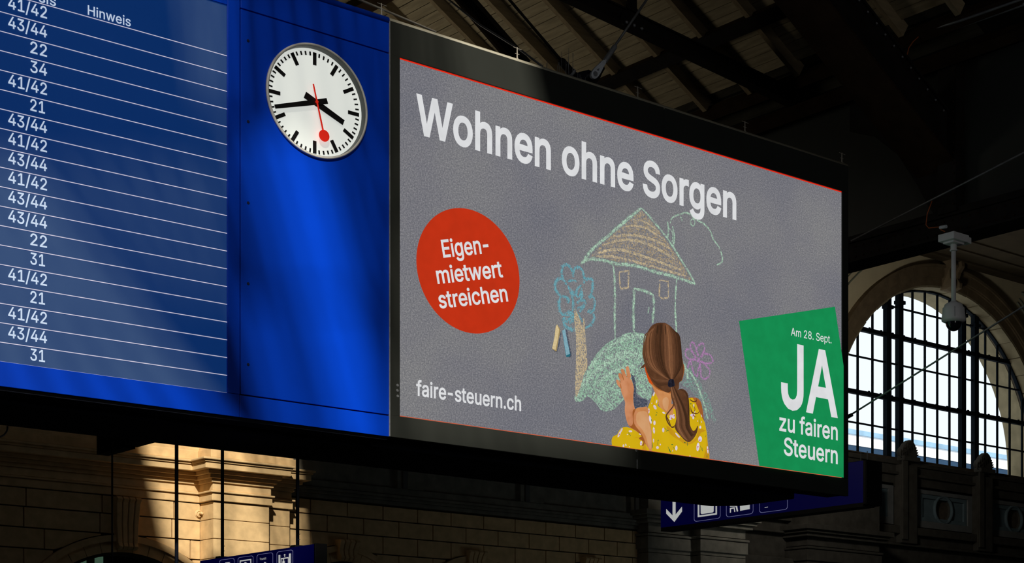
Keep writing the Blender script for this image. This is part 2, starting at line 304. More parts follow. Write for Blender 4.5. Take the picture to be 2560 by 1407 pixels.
# ---------------------------------------------------------------- letter outlines
GL = json.loads('''{" ":[188,[]],"-":[453,[[[337,244],[337,188],[114,188],[114,244]]]],".":[188,[[[95,-4],[78,-1],[63,9],[53,24],[50,41],[53,59],[63,73],[78,83],[95,87],[113,83],[128,73],[138,59],[141,41],[138,24],[128,9],[113,-1]]]],"/":[249,[[[235,533],[71,-76],[14,-76],[178,533]]]],"1":[453,[[[76,0],[76,55],[391,55],[391,0]],[[276,509],[276,0],[212,0],[212,448],[209,448],[86,358],[86,427],[198,509]]]],"2":[453,[[[64,0],[64,47],[234,229],[282,282],[299,305],[311,327],[318,348],[320,371],[317,397],[308,419],[293,436],[273,449],[250,457],[224,460],[196,457],[172,447],[153,433],[139,413],[130,390],[127,362],[66,362],[71,405],[86,442],[111,473],[143,496],[182,511],[225,516],[268,511],[306,497],[337,474],[361,445],[376,411],[381,372],[378,345],[371,318],[357,290],[336,259],[306,223],[267,180],[153,60],[153,57],[389,57],[389,0]]]],"3":[453,[[[218,-7],[173,-3],[133,10],[98,30],[70,57],[52,91],[44,132],[109,132],[115,107],[126,87],[144,71],[165,59],[191,52],[219,50],[248,53],[275,61],[297,74],[315,93],[325,116],[329,145],[326,172],[316,196],[299,217],[275,234],[242,244],[201,248],[157,248],[157,299],[288,448],[288,452],[70,452],[70,509],[372,509],[372,461],[211,278],[211,289],[264,288],[308,276],[344,253],[371,222],[387,186],[393,145],[387,103],[370,66],[344,36],[309,12],[266,-2]]]],"4":[453,[[[40,105],[40,158],[247,509],[311,509],[109,166],[109,163],[413,163],[413,105]],[[282,0],[282,121],[282,146],[282,318],[343,318],[343,0]]]],"8":[453,[[[226,-7],[178,-2],[136,11],[101,33],[74,62],[57,96],[52,135],[55,166],[65,195],[81,220],[101,241],[125,256],[153,265],[153,267],[119,282],[93,308],[76,342],[70,380],[75,417],[90,450],[114,477],[146,498],[184,511],[226,516],[269,511],[306,498],[337,477],[361,450],[377,417],[382,380],[376,342],[359,308],[333,282],[300,267],[300,265],[327,256],[351,241],[372,220],[387,195],[397,166],[401,135],[395,96],[378,62],[352,33],[317,11],[275,-2]],[[226,49],[258,52],[285,60],[307,74],[323,91],[333,113],[337,139],[333,165],[322,189],[305,208],[283,223],[256,232],[226,235],[196,232],[169,223],[147,208],[130,189],[119,165],[115,139],[119,113],[129,91],[145,74],[167,60],[195,52]],[[226,290],[252,292],[274,300],[293,313],[307,330],[316,351],[319,376],[316,399],[308,420],[294,437],[275,449],[252,457],[226,460],[200,457],[177,449],[159,437],[145,420],[136,399],[133,376],[136,351],[145,330],[159,313],[178,300],[201,292]]]],"A":[480,[[[16,0],[201,509],[276,509],[463,0],[395,0],[287,302],[264,372],[232,478],[245,478],[213,371],[191,302],[85,0]],[[110,142],[110,199],[370,199],[370,142]]]],"E":[419,[[[60,0],[60,509],[372,509],[372,452],[125,452],[125,286],[355,286],[355,229],[125,229],[125,57],[375,57],[375,0]]]],"H":[517,[[[60,0],[60,509],[125,509],[125,289],[392,289],[392,509],[457,509],[457,0],[392,0],[392,232],[125,232],[125,0]]]],"J":[396,[[[185,-7],[124,3],[75,33],[57,55],[44,81],[36,111],[33,145],[33,173],[98,173],[98,145],[104,104],[122,74],[149,56],[185,50],[220,56],[248,74],[266,104],[272,145],[272,509],[336,509],[336,145],[334,111],[326,81],[313,55],[294,33],[246,3]]]],"S":[447,[[[224,-9],[172,-4],[128,9],[91,31],[64,60],[46,96],[38,137],[104,137],[110,110],[123,88],[142,71],[166,59],[194,52],[224,49],[257,52],[286,60],[311,74],[329,92],[341,114],[346,139],[342,161],[332,179],[316,193],[296,205],[272,214],[245,222],[184,239],[128,260],[86,289],[60,326],[52,372],[58,413],[75,448],[102,476],[138,498],[180,511],[227,516],[275,511],[316,498],[351,476],[377,449],[394,415],[401,378],[337,378],[326,412],[302,437],[267,453],[225,459],[194,456],[167,448],[145,435],[129,418],[118,398],[115,376],[119,352],[131,334],[148,319],[169,308],[191,300],[212,293],[264,279],[312,264],[336,252],[359,238],[379,220],[395,198],[405,171],[408,139],[403,99],[386,64],[360,34],[323,11],[278,-4]]]],"T":[449,[[[32,452],[32,509],[417,509],[417,452],[257,452],[257,0],[193,0],[193,452]]]],"W":[686,[[[155,0],[16,509],[82,509],[163,196],[175,145],[187,94],[197,40],[189,40],[200,94],[211,145],[224,196],[306,509],[380,509],[462,196],[474,145],[486,94],[497,40],[488,40],[499,94],[510,145],[523,196],[603,509],[670,509],[530,0],[455,0],[368,323],[351,391],[336,475],[350,475],[335,395],[318,323],[230,0]]]],"a":[389,[[[160,-9],[126,-5],[94,5],[68,22],[48,45],[35,73],[30,108],[34,138],[43,161],[58,179],[78,193],[100,203],[125,211],[178,220],[234,227],[252,230],[265,235],[273,243],[276,255],[276,257],[273,279],[267,297],[256,311],[240,322],[220,329],[196,331],[171,329],[149,322],[132,313],[118,301],[107,288],[100,274],[41,291],[57,322],[79,346],[104,364],[133,375],[163,382],[194,384],[215,383],[239,379],[263,372],[286,360],[306,343],[322,320],[333,290],[337,251],[337,0],[277,0],[277,52],[272,52],[264,38],[252,25],[236,12],[215,1],[190,-6]],[[170,45],[202,49],[228,59],[248,74],[263,93],[272,115],[276,138],[276,190],[270,186],[259,182],[231,176],[200,171],[175,168],[154,164],[134,159],[117,150],[103,139],[95,124],[92,105],[94,87],[102,72],[114,61],[130,52],[149,47]]]],"c":[396,[[[207,-8],[159,-2],[117,16],[82,46],[56,85],[40,133],[34,187],[40,243],[56,291],[82,330],[117,360],[159,378],[207,384],[234,383],[260,377],[284,368],[305,356],[324,341],[340,322],[353,301],[362,277],[303,262],[298,276],[290,289],[281,301],[270,311],[257,319],[242,325],[226,329],[207,330],[173,325],[145,310],[124,287],[108,258],[99,224],[96,187],[99,151],[108,117],[124,89],[145,66],[173,51],[207,46],[226,48],[243,52],[258,58],[271,66],[282,76],[292,89],[299,102],[304,117],[363,102],[354,78],[341,56],[325,37],[306,21],[285,9],[261,-1],[235,-6]]]],"e":[404,[[[212,-8],[161,-2],[117,16],[82,46],[56,85],[40,132],[34,187],[39,242],[55,290],[81,329],[115,359],[157,378],[205,384],[236,382],[266,374],[294,361],[319,341],[341,315],[357,282],[368,242],[371,194],[371,169],[75,169],[75,221],[338,221],[310,202],[307,237],[298,269],[283,294],[263,314],[237,326],[205,330],[173,326],[146,313],[125,294],[109,270],[99,241],[96,211],[96,178],[100,139],[110,106],[128,80],[151,61],[179,50],[212,46],[234,48],[254,53],[271,61],[285,73],[297,88],[306,105],[365,91],[353,63],[335,39],[311,19],[283,4],[249,-5]]]],"f":[254,[[[228,379],[228,327],[6,327],[6,379]],[[81,0],[81,432],[84,461],[96,486],[113,505],[135,519],[161,527],[187,530],[207,529],[222,527],[243,521],[227,468],[215,472],[195,474],[171,470],[154,460],[145,443],[142,419],[142,0]]]],"g":[425,[[[207,-151],[168,-148],[134,-140],[105,-127],[82,-110],[64,-91],[51,-69],[101,-41],[122,-66],[136,-78],[154,-88],[178,-95],[207,-97],[249,-92],[282,-75],[304,-47],[311,-6],[311,68],[306,68],[287,41],[272,28],[252,16],[227,8],[195,5],[152,10],[113,27],[80,53],[55,90],[39,136],[34,191],[39,246],[55,293],[80,332],[112,361],[152,378],[196,384],[228,382],[253,373],[273,360],[288,346],[308,319],[313,319],[313,379],[372,379],[372,-9],[367,-54],[350,-90],[324,-117],[291,-136],[251,-147]],[[205,59],[237,63],[264,75],[285,95],[300,121],[309,154],[312,193],[309,231],[300,264],[285,291],[264,312],[237,325],[205,330],[172,325],[145,312],[124,290],[109,262],[99,229],[96,193],[99,155],[109,123],[124,96],[145,76],[172,63]]]],"h":[410,[[[114,227],[114,0],[53,0],[53,509],[114,509],[114,287],[102,287],[124,332],[152,362],[187,379],[227,384],[264,380],[295,369],[321,349],[341,321],[353,285],[357,240],[357,0],[296,0],[296,235],[290,275],[273,304],[246,323],[210,329],[184,326],[161,317],[141,303],[126,283],[117,257]]]],"i":[167,[[[53,0],[53,379],[114,379],[114,0]],[[84,443],[67,446],[54,455],[44,468],[41,483],[44,499],[54,512],[67,521],[84,524],[100,521],[114,512],[123,499],[126,483],[123,468],[114,455],[100,446]]]],"m":[610,[[[53,0],[53,379],[112,379],[112,295],[108,295],[118,323],[132,346],[151,363],[172,376],[195,384],[219,386],[257,380],[287,361],[309,331],[321,295],[312,295],[322,321],[337,343],[357,361],[381,375],[407,383],[437,386],[468,383],[497,372],[522,354],[541,328],[553,296],[557,255],[557,0],[496,0],[496,254],[490,289],[473,313],[447,326],[419,330],[395,328],[374,320],[358,307],[345,290],[338,270],[335,247],[335,0],[274,0],[274,260],[269,288],[253,311],[229,326],[199,330],[178,328],[158,320],[140,307],[126,289],[117,266],[114,238],[114,0]]]],"n":[410,[[[114,227],[114,0],[53,0],[53,379],[112,379],[112,287],[102,287],[124,332],[152,362],[187,379],[227,384],[264,380],[295,369],[321,349],[341,321],[353,285],[357,240],[357,0],[296,0],[296,235],[290,275],[273,304],[246,323],[210,329],[184,326],[161,317],[141,303],[126,283],[117,257]]]],"o":[415,[[[207,-8],[159,-2],[117,16],[82,46],[56,85],[40,133],[34,187],[40,243],[56,291],[82,330],[117,360],[159,378],[207,384],[256,378],[299,360],[333,330],[359,291],[376,243],[381,187],[376,133],[359,85],[333,46],[299,16],[256,-2]],[[207,46],[242,51],[270,66],[292,89],[307,117],[316,151],[319,187],[316,224],[307,258],[292,287],[270,310],[242,325],[207,330],[173,325],[145,310],[124,287],[108,258],[99,224],[96,187],[99,151],[108,117],[124,89],[145,66],[173,51]]]],"p":[424,[[[53,-143],[53,379],[112,379],[112,319],[118,319],[137,346],[152,360],[171,373],[197,381],[229,384],[274,378],[313,361],[345,332],[370,293],[385,245],[390,189],[385,133],[370,84],[346,45],[313,16],[274,-2],[229,-8],[198,-5],[173,4],[153,17],[138,31],[118,59],[114,59],[114,-143]],[[220,47],[253,51],[279,66],[301,88],[316,117],[325,151],[328,189],[325,227],[316,261],[301,290],[280,311],[253,325],[220,330],[188,325],[161,312],[140,291],[125,263],[116,229],[113,189],[116,150],[125,115],[140,86],[162,65],[188,51]]]],"r":[259,[[[53,0],[53,379],[112,379],[112,321],[115,321],[130,347],[152,367],[181,380],[213,385],[229,384],[243,384],[243,322],[230,324],[207,326],[182,323],[159,315],[140,301],[126,284],[117,262],[114,237],[114,0]]]],"s":[365,[[[182,-8],[145,-5],[112,3],[84,18],[62,38],[45,63],[36,94],[94,107],[105,79],[124,60],[150,49],[181,45],[217,50],[244,62],[262,81],[268,103],[265,121],[254,136],[237,147],[212,155],[149,170],[104,186],[72,208],[53,237],[47,274],[51,305],[65,332],[87,354],[115,370],[149,381],[187,384],[223,381],[254,372],[279,358],[299,339],[314,316],[324,290],[268,277],[258,298],[243,316],[219,328],[187,333],[156,329],[131,317],[114,299],[109,277],[112,258],[124,243],[144,232],[172,223],[229,209],[275,194],[306,171],[325,142],[331,107],[326,75],[312,47],[290,24],[260,6],[223,-5]]]],"t":[227,[[[204,379],[204,327],[6,327],[6,379]],[[65,471],[126,471],[126,98],[128,76],[136,61],[150,53],[170,50],[185,51],[202,54],[213,2],[192,-3],[168,-4],[125,2],[92,21],[72,52],[65,93]]]],"u":[410,[[[182,-5],[146,-1],[115,11],[89,31],[69,59],[57,95],[53,139],[53,379],[114,379],[114,144],[119,105],[137,75],[164,56],[200,50],[226,53],[249,62],[268,77],[283,97],[293,122],[296,153],[296,379],[357,379],[357,0],[298,0],[298,92],[307,92],[286,47],[257,17],[222,0]]]],"w":[567,[[[138,0],[23,379],[87,379],[133,214],[154,137],[175,41],[165,41],[186,135],[206,214],[252,379],[316,379],[362,214],[382,136],[402,41],[391,41],[413,135],[434,214],[480,379],[545,379],[429,0],[368,0],[319,172],[305,225],[291,280],[277,338],[291,338],[277,280],[263,225],[248,172],[199,0]]]],"z":[380,[[[42,0],[42,46],[254,320],[254,323],[48,323],[48,379],[333,379],[333,331],[126,60],[126,56],[339,56],[339,0]]]]}''')
def bold(l, w):
    if not w: return l
    out = []; m = len(l)
    for i in range(m):
        a, b, c = Vector(l[i - 1]), Vector(l[i]), Vector(l[(i + 1) % m])
        d1 = (b - a); d2 = (c - b)
        if d1.length < 1e-6 or d2.length < 1e-6: out.append(tuple(b)); continue
        n1 = Vector((-d1.y, d1.x)).normalized(); n2 = Vector((-d2.y, d2.x)).normalized()
        n = n1 + n2
        n = n1 if n.length < .2 else n.normalized()
        k = min(1.6, 1 / max(.4, n.dot(n1))); out.append(tuple(b + n * w * k))
    return out
_gc = {}
def fill_glyph(ch, wt, S):                  # constrained triangulation, kept where the outline winds round
    if (ch, wt) in _gc: return _gc[ch, wt]
    vs = []; ed = []
    for l in S:
        n = len(vs); vs += [Vector(p) for p in l]; ed += [(n + k, n + (k + 1) % len(l)) for k in range(len(l))]
    V, _, Fc, *_r = delaunay_2d_cdt(vs, ed, [], 0, 1e-3)
    def wind(x, y):
        w_ = 0
        for l in S:
            for i in range(len(l)):
                (ax, ay), (bx, by) = l[i - 1], l[i]
                if (ay <= y) != (by <= y):
                    if ax + (y - ay) / (by - ay) * (bx - ax) > x: w_ += 1 if by > ay else -1
        return w_
    tr = []
    for f in Fc:
        cx = sum(V[i].x for i in f) / 3; cy = sum(V[i].y for i in f) / 3
        if wind(cx, cy): 
            a, b, c = (V[i] for i in f)
            tr.append(tuple(f) if (b - a).x * (c - a).y - (b - a).y * (c - a).x > 0 else tuple(f)[::-1])
    _gc[ch, wt] = ([(v.x, v.y) for v in V], tr); return _gc[ch, wt]
def text(mb, s, P0, P1, PH, ref, fn, wt=0, track=0):
    """set the line s between baseline ends P0, P1 (plane coords); PH is the top of the first letter of height ref"""
    x = 0; gl = []
    for ch in s:
        adv, S = GL[ch]; S = [bold([tuple(p) for p in l], wt) for l in S]
        gl.append((x, S)); x += adv + track
    xs = [ox + p[0] for ox, S in gl for l in S for p in l]; x0, x1 = min(xs), max(xs)
    ex = (Vector(P1) - Vector(P0)) / (x1 - x0); ez = (Vector(PH) - Vector(P0)) / ref
    for ch, (ox, S) in zip(s, gl):
        if not S: continue
        vs, tr = fill_glyph(ch, wt, S)
        mb.add([fn(*(Vector(P0) + ex * (ox + p[0] - x0) + ez * p[1]), 0) for p in vs], tr)
GL['-'][0] -= 60; GL['-'][1] = [[(x - 40, y) for x, y in l] for l in GL['-'][1]]
CAP, XH = 509, 379

# ================================================================ THE HALL (setting)
WY = 34.0                                   # the end wall
CZ = 15.6                                   # ceiling height of the great hall
struct('floor', (0, 0, 0), MB().box(-15, 60, -25, WY, -.3, 0), 'floor')
struct('wall_left', (-15, 0, 0), MB().box(-15.4, -15, -25, WY, 0, CZ), 'outer')
struct('wall_right', (60, 0, 0), MB().box(60, 60.4, -25, WY + 2.2, 0, CZ), 'outer')
struct('wall_front', (0, -25, 0), MB().box(-15.4, 60.4, -25.4, -25, 0, CZ), 'outer')
# great hall ceiling with added, unseen openings shaped after the wanted sun patches
def up_sun(P):                              # follow the sun back from P to the ceiling
    t = (CZ - P.z) / -SUND.z; Q = P - SUND * t; return (Q.x, Q.y)
def opening(pts, Y): return [up_sun(PY(u, v, Y)) for u, v in pts]
def sun_slits(q, n, fill):                     # an added opening cut into slits to dim its sun patch
    out = []; a, b, c, d = [Vector(p) for p in q]
    for k in range(n):
        t0, t1 = (k + (1 - fill) / 2) / n, (k + (1 + fill) / 2) / n
        out.append([tuple(a.lerp(b, t0)), tuple(a.lerp(b, t1)), tuple(d.lerp(c, t1)), tuple(d.lerp(c, t0))])
    return out
holes = []
holes += [opening([(350, 1050), (590, 1050), (690, 1430), (440, 1430)], 33.6)]
holes += sun_slits(opening([(598, 1050), (735, 1050), (770, 1430), (697, 1430)], 33.6), 5, .55)                                 # pillar
def streak(x0, x1, v0, v1, n, fill):      # slanted openings shaped to throw light streaks on the board
    k = .26 * (v1 - v0); return sun_slits(opening([(x0, v0), (x1, v0), (x1 + k, v1), (x0 + k, v1)], 14), n, fill)
holes += streak(560, 652, 335, 745, 2, .42) + streak(656, 786, 335, 745, 2, .90) + streak(790, 870, 335, 745, 2, .30)
holes += streak(600, 664, 755, 1160, 2, .62) + streak(669, 760, 755, 1160, 2, .34) + streak(764, 876, 755, 1160, 2, .97) + streak(880, 925, 755, 1000, 1, .4)
holes += sun_slits(opening([(600, -40), (795, -40), (860, 325), (610, 325)], 14), 4, .14)
holes += sun_slits(opening([(885, 335), (985, 335), (985, 690), (970, 690)], 14), 2, .22)
holes += sun_slits(opening([(100, 400), (540, 400), (590, 740), (380, 740)], 14), 6, .24)
holes += sun_slits(opening([(440, -60), (585, -60), (590, 250), (490, 280)], 14), 4, .40)
holes += sun_slits(opening([(-260, 380), (60, 380), (655, 1160), (-100, 1160)], 14), 7, .60)
holes += sun_slits(opening([(1110, 0), (1285, 0), (1560, 1150), (1300, 1150)], 14), 8, .88)
holes += sun_slits(opening([(1010, 0), (1100, 0), (1190, 560), (1010, 560)], 14), 5, .40)
holes += sun_slits(opening([(1010, 590), (1195, 590), (1290, 1150), (1010, 1150)], 14), 6, .8)
holes += sun_slits(opening([(805, -40), (1000, -40), (1000, 320), (872, 320)], 14), 4, .15)
cmb = MB().plate([rect(-15.4, 60.4, -25.4, WY)] + holes, lambda x, y, d: (x, y, CZ - d), 0, -.02)
struct('ceiling', (0, 0, CZ), cmb, 'outer')

# ---- end wall ----------------------------------------------------------------
wall = struct('wall_back', (20, WY, 0))
WCX, WCZ, WR = 40.45, 9.85, 4.92            # big arched window
SILL = PY(2350, 1168, 34.5).z
def arch_hole(cx, cz, r, zb, n=40):
    return [(cx - r, zb)] + [(cx - r * math.cos(math.pi * k / n), cz + r * math.sin(math.pi * k / n)) for k in range(n + 1)] + [(cx + r, zb)]
X = lambda u, Y=WY: PY(u, 1200, Y).x
arches = []                                  # the small arches below: (centre x, crown z of the outer ring, ring radius)
for u, v in ((862, 1362), (1183, 1388), (1470, 1404)):
    c = X(u); arches.append((c, PY(u, v, WY).z - .02, 1.62))
arches.append((X(311), PY(311, 1338, WY).z, 2.45))
holes = [arch_hole(WCX, WCZ, WR, SILL)] + [arch_hole(cx, zt - R, R - .34, .3) for cx, zt, R in arches]
XW0, XW1 = 4.0, 60.0
mb = MB().plate([rect(XW0, XW1, 0, CZ)] + holes, wallY(WY), .06, .7)
obj('masonry_core', mb, 'joint', wall)
mb = MB().plate([rect(30, XW1, 0, CZ), arch_hole(WCX, WCZ, WR, SILL)], wallY(WY), .72, 1.55)
obj('outer_masonry', mb, 'reveal', wall)
obj('lower_masonry', MB().box(XW0, 30, WY + .72, WY + 2, 0, CZ), 'joint', wall)
struct('wall_far', (-5, WY, 0), MB().box(-15.4, XW0, WY, WY + .5, 0, CZ), 'outer')
# plaster round the big window
XP0 = 28.7
pl = MB().plate([[(XP0 + 8.2, SILL - .05), (WCX - 5.45, SILL - .05)] + [(WCX - 5.45 * math.cos(math.pi * k / 40), WCZ + 5.45 * math.sin(math.pi * k / 40)) for k in range(41)] + [(WCX + 5.45, SILL - .05), (XW1, SILL - .05), (XW1, CZ), (XP0, CZ), (XP0, SILL - .05)]], wallY(WY), 0, .06)
obj('plaster', pl, 'plaster', wall)
# archivolt: stone by stone, stepped mouldings, keystone
NV = 25
def wedge(a0, a1, r0, r1, y0, y1, cx=WCX, cz=WCZ, n=3):
    mb = MB(); A = [a0 + (a1 - a0) * k / n for k in range(n + 1)]
    lp = [(cx - r0 * math.cos(a), cz + r0 * math.sin(a)) for a in A] + [(cx - r1 * math.cos(a), cz + r1 * math.sin(a)) for a in reversed(A)]
    return mb.plate([lp[::-1]], lambda x, z, d: (x, d, z), y0, y1)
for k in range(NV):
    a0 = math.pi * (k + .012) / NV; a1 = math.pi * (k + .988) / NV
    obj('arch_stone', wedge(a0, a1, 4.92, 5.16, WY - .04, WY + .06), 'archstone', wall)
    obj('arch_stone', wedge(a0, a1, 5.19, 5.46, WY - .16, WY + .06), 'archstone', wall)
obj('arch_moulding', wedge(0, math.pi, 5.16, 5.20, WY - .10, WY + .06, n=48), 'archstone', wall)
obj('arch_moulding', wedge(0, math.pi, 5.44, 5.52, WY - .22, WY + .06, n=48), 'archstone', wall)
for k in range(NV):                           # soffit stones of the opening, between wall face and window
    a0 = math.pi * (k + .02) / NV; a1 = math.pi * (k + .98) / NV
    obj('reveal_stone', wedge(a0, a1, 4.86 if k % 2 else 4.875, 4.92, WY - .02, WY + .46), 'reveal', wall)
ks = MB(); a = math.pi / 2                    # carved keystone with two scrolls
def bump_x(pts, x0, x1): return [(x0, p[0], p[1]) for p in pts] + [(x1, p[0], p[1]) for p in pts]
for dx, wd in ((-.20, .17), (.20, .17), (0, .20)):
    prof = [(WY - .20, WCZ + 4.80), (WY - .42, WCZ + 4.86), (WY - .44, WCZ + 5.0), (WY - .33, WCZ + 5.15), (WY - .36, WCZ + 5.35), (WY - .50, WCZ + 5.5), (WY - .48, WCZ + 5.66), (WY - .3, WCZ + 5.70), (WY + .05, WCZ + 5.62), (WY + .05, WCZ + 4.8)]
    if dx == 0: prof = [(y + .10 if y < WY else y, z) for y, z in prof]
    n = len(prof); sc = .82
    vs = [(WCX + (dx - wd / 2) * (1 if z > WCZ + 5.2 else sc), y, z) for y, z in prof] + [(WCX + (dx + wd / 2) * (1 if z > WCZ + 5.2 else sc), y, z) for y, z in prof]
    ks.add(vs, [tuple(range(n)), tuple(range(2 * n - 1, n - 1, -1))] + [(k, k + n, (k + 1) % n + n, (k + 1) % n) for k in range(n)])
obj('keystone', ks, 'archstone', wall, bevel=.02)
# moulded green-grey spandrel frames beside the arch
for sgn, u0 in ((-1, 0), (1, 0)):
    for r, th in ((6.08, .05), (6.24, .035), (6.5, .07)):
        A = [math.radians(t) for t in range(114, 172, 4)] if sgn < 0 else [math.radians(t) for t in range(12, 60, 4)]
        mb = MB().tube([(WCX + r * math.cos(a), WY - .02, WCZ + r * math.sin(a)) for a in A], th * .5, 8)
        obj('spandrel_moulding', mb, 'spandrel', wall, smooth=True)

# ---- window ------------------------------------------------------------------
win = struct('window_1', (WCX, WY + .5, SILL))
GY = WY + .5
wx = lambda u: PY(u, 950, GY).x
def ztop(x): d = WR ** 2 - (x - WCX) ** 2; return WCZ + math.sqrt(max(0, d))
obj('window_frame', MB().plate([arch_hole(WCX, WCZ, WR + .02, SILL - .02), arch_hole(WCX, WCZ, WR - .10, SILL + .06)], wallY(GY), -.06, .06), 'wframe', win)
thick = [wx(2217), wx(2247), wx(2404), wx(2436)]
thin_u = [2144, 2181, 2281, 2312, 2343, 2373.5, 2463, 2493, 2524, 2555]
dxm = (wx(2312) - wx(2281))
thin = [wx(u) for u in thin_u]
x = thin[0]
while x - dxm > WCX - WR: x -= dxm; thin.append(x)
for x in thick:
    z1 = ztop(x)
    mb = MB().box(x - .10, x + .10, GY - .10, GY + .06, SILL, z1).box(x - .05, x + .05, GY - .13, GY - .10, SILL, z1 - .1)
    mb.box(x - .14, x + .14, GY - .15, GY + .07, z1 - .42, z1 - .32)
    obj('mullion', mb, 'wframe', win)
for x in thin:
    if abs(x - WCX) < WR: obj('glazing_bar', MB().box(x - .03, x + .03, GY - .025, GY + .025, SILL, ztop(x)), 'wframe', win)
def chord(z): 
    d = WR if z < WCZ else math.sqrt(max(0, WR ** 2 - (z - WCZ) ** 2)); return WCX - d, WCX + d
zt1, zt2 = PY(2300, 856.5, GY).z, PY(2340, 1018, GY).z
for z in (zt1, zt2):
    a, b = chord(z); mb = MB().box(a, b, GY - .09, GY + .05, z - .06, z + .06)
    for k in range(int((b - a) / .5)): mb.box(a + .2 + k * .5, a + .27 + k * .5, GY - .11, GY - .08, z - .08, z + .08)
    obj('transom', mb, 'wframe', win)
for z in (PY(2254, 772, GY).z, PY(2340, 932, GY).z, PY(2340, 1091, GY).z):
    a, b = chord(z); obj('glazing_bar', MB().box(a, b, GY - .03, GY + .03, z - .022, z + .022), 'wframe', win)
xs = sorted([x for x in thin + thick if abs(x - WCX) < WR - .05]); xs = [WCX - WR + .1] + xs + [WCX + WR - .1]
zs = [SILL + .06, zt2, zt1, WCZ + WR]
for i in range(len(xs) - 1):                     # one pane of glass per opening
    a, b = xs[i] + .02, xs[i + 1] - .02
    for j in range(3):
        z0 = zs[j]; top = [(a + (b - a) * k / 3) for k in range(4)]
        t = [(q, min(zs[j + 1], ztop(q) - .04)) for q in top]
        if min(q[1] for q in t) <= z0 + .1: continue
        obj('pane', MB().plate([[(a, z0), (b, z0)] + t[::-1]], wallY(GY), 0), 'glass', win)

# ---- parapet, statues, frieze below the window -------------------------------------
zs_ = SILL
SF = PY(2350, 1166, WY - .2).z
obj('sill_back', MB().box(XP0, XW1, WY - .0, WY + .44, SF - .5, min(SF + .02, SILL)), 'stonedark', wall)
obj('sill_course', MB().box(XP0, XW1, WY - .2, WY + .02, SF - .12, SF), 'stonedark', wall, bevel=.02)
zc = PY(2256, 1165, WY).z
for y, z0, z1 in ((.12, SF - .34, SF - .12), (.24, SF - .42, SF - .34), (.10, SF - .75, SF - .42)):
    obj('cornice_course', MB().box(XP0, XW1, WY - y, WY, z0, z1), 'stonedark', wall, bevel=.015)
ZP1, ZP0 = PY(2283, 1215, WY).z, PY(2283, 1317, WY).z
bay = []
u_edges = [(2020, 2228), (2283, 2425), (2466, 2600)]
for ua, ub in u_edges:
    a, b = X(ua), X(ub)
    if ua == 2020: a = b - (X(2425) - X(2283))
    if ub == 2600: b = a + (X(2425) - X(2283))
    bay.append((a, b))
bw = bay[1][0] - bay[0][0]
bay = [(bay[0][0] - bw, bay[0][1] - bw)] + bay + [(bay[2][0] + bw, bay[2][1] + bw)]
for a, b in bay:
    zf0, zf1 = ZP0, ZP1
    fr = obj('frieze_frame', MB().plate([rect(a, b, zf0, zf1), rect(a + .22, b - .22, zf0 + .2, zf1 - .2)[::-1]], wallY(WY), -.10, .06), 'friezeframe', wall, bevel=.01)
    obj('frieze_moulding', MB().plate([rect(a + .22, b - .22, zf0 + .2, zf1 - .2), rect(a + .36, b - .36, zf0 + .32, zf1 - .32)[::-1]], wallY(WY), -.06, .06), 'frieze', wall, bevel=.015)
    cx, cz = (a + b) / 2, (zf0 + zf1) / 2
    obj('frieze_panel', MB().plate([rect(a + .36, b - .36, zf0 + .32, zf1 - .32), circ(cx, cz, .36)[::-1]], wallY(WY), 0, .06), 'frieze', wall)
    obj('roundel_ring', MB().tube([(cx + .40 * math.cos(t * math.tau / 40), WY - .04, cz + .40 * math.sin(t * math.tau / 40)) for t in range(41)], .055, 8, cap=False), 'frieze', wall, smooth=True)
    obj('roundel_bowl', MB().lathe([(.36, 0), (.33, .12), (.2, .22), (.001, .26)], (cx, WY - .02, cz), (0, 1, 0), 28), 'stonedark', wall, smooth=True)
fin_pos = [((bay[i][1] + bay[i + 1][0]) / 2) for i in range(4)]
for i, x in enumerate(fin_pos):
    obj('pier', MB().box(x - .42, x + .30, WY - .34, WY, ZP0 - .55, SF - .12), 'stonedark', wall, bevel=.03)
    obj('pier_pilaster', MB().box(x - .42, x - .18, WY - .40, WY - .34, ZP0 - .45, SF - .02), 'stonedark', wall, bevel=.02)
def finial(x, label):
    t = thing('carved_finial', label, 'ornament', (x, WY - .25, (SF)), 'carved finials along the window sill')
    mb = MB().box(x - .40, x + .32, WY - .44, WY - .14, (SF) - .02, (SF) + .12); obj('base', mb, 'stonedark', t, bevel=.03)
    pts = [(-.38, 0), (.3, 0), (.31, .2), (.27, .42), (.17, .62), (.06, .72), (-.06, .70), (-.20, .58), (-.30, .42), (-.40, .32), (-.44, .18)]
    obj('body', MB().plate([[(x + a * .95, (SF) + .1 + b * .72) for a, b in pts]], wallY(WY - .34), 0, .22), 'stonedark', t, bevel=.05)
    sc = MB()
    for k in range(4):
        sc.tube([(x - .34 + .10 * k + .14 * math.cos(q), WY - .35, (SF) + .16 + .07 * k + .10 * math.sin(q) + .05 * math.sin(3 * q)) for q in [j * .5 for j in range(9)]], [.03, .035, .035, .03, .03, .028, .025, .02, .014], 6)
    for k in range(6):
        sc.tube([(x + .30 - .018 * k * k * .5, WY - .32, (SF) + .2 + .065 * k), (x + .36 - .018 * k * k * .5, WY - .30, (SF) + .22 + .065 * k)], [.03, .018], 6)
    obj('leaf_relief', sc, 'stonedark', t, smooth=True)
    return t
vis = ['carved stone finial behind the right edge of the black screen housing', 'carved stone finial on the sill between the left and middle roundel panels', 'carved stone finial on the sill right of the middle roundel panel', 'carved stone finial beyond the rightmost roundel panel']
for i in (1, 2): finial(fin_pos[i] , vis[i])
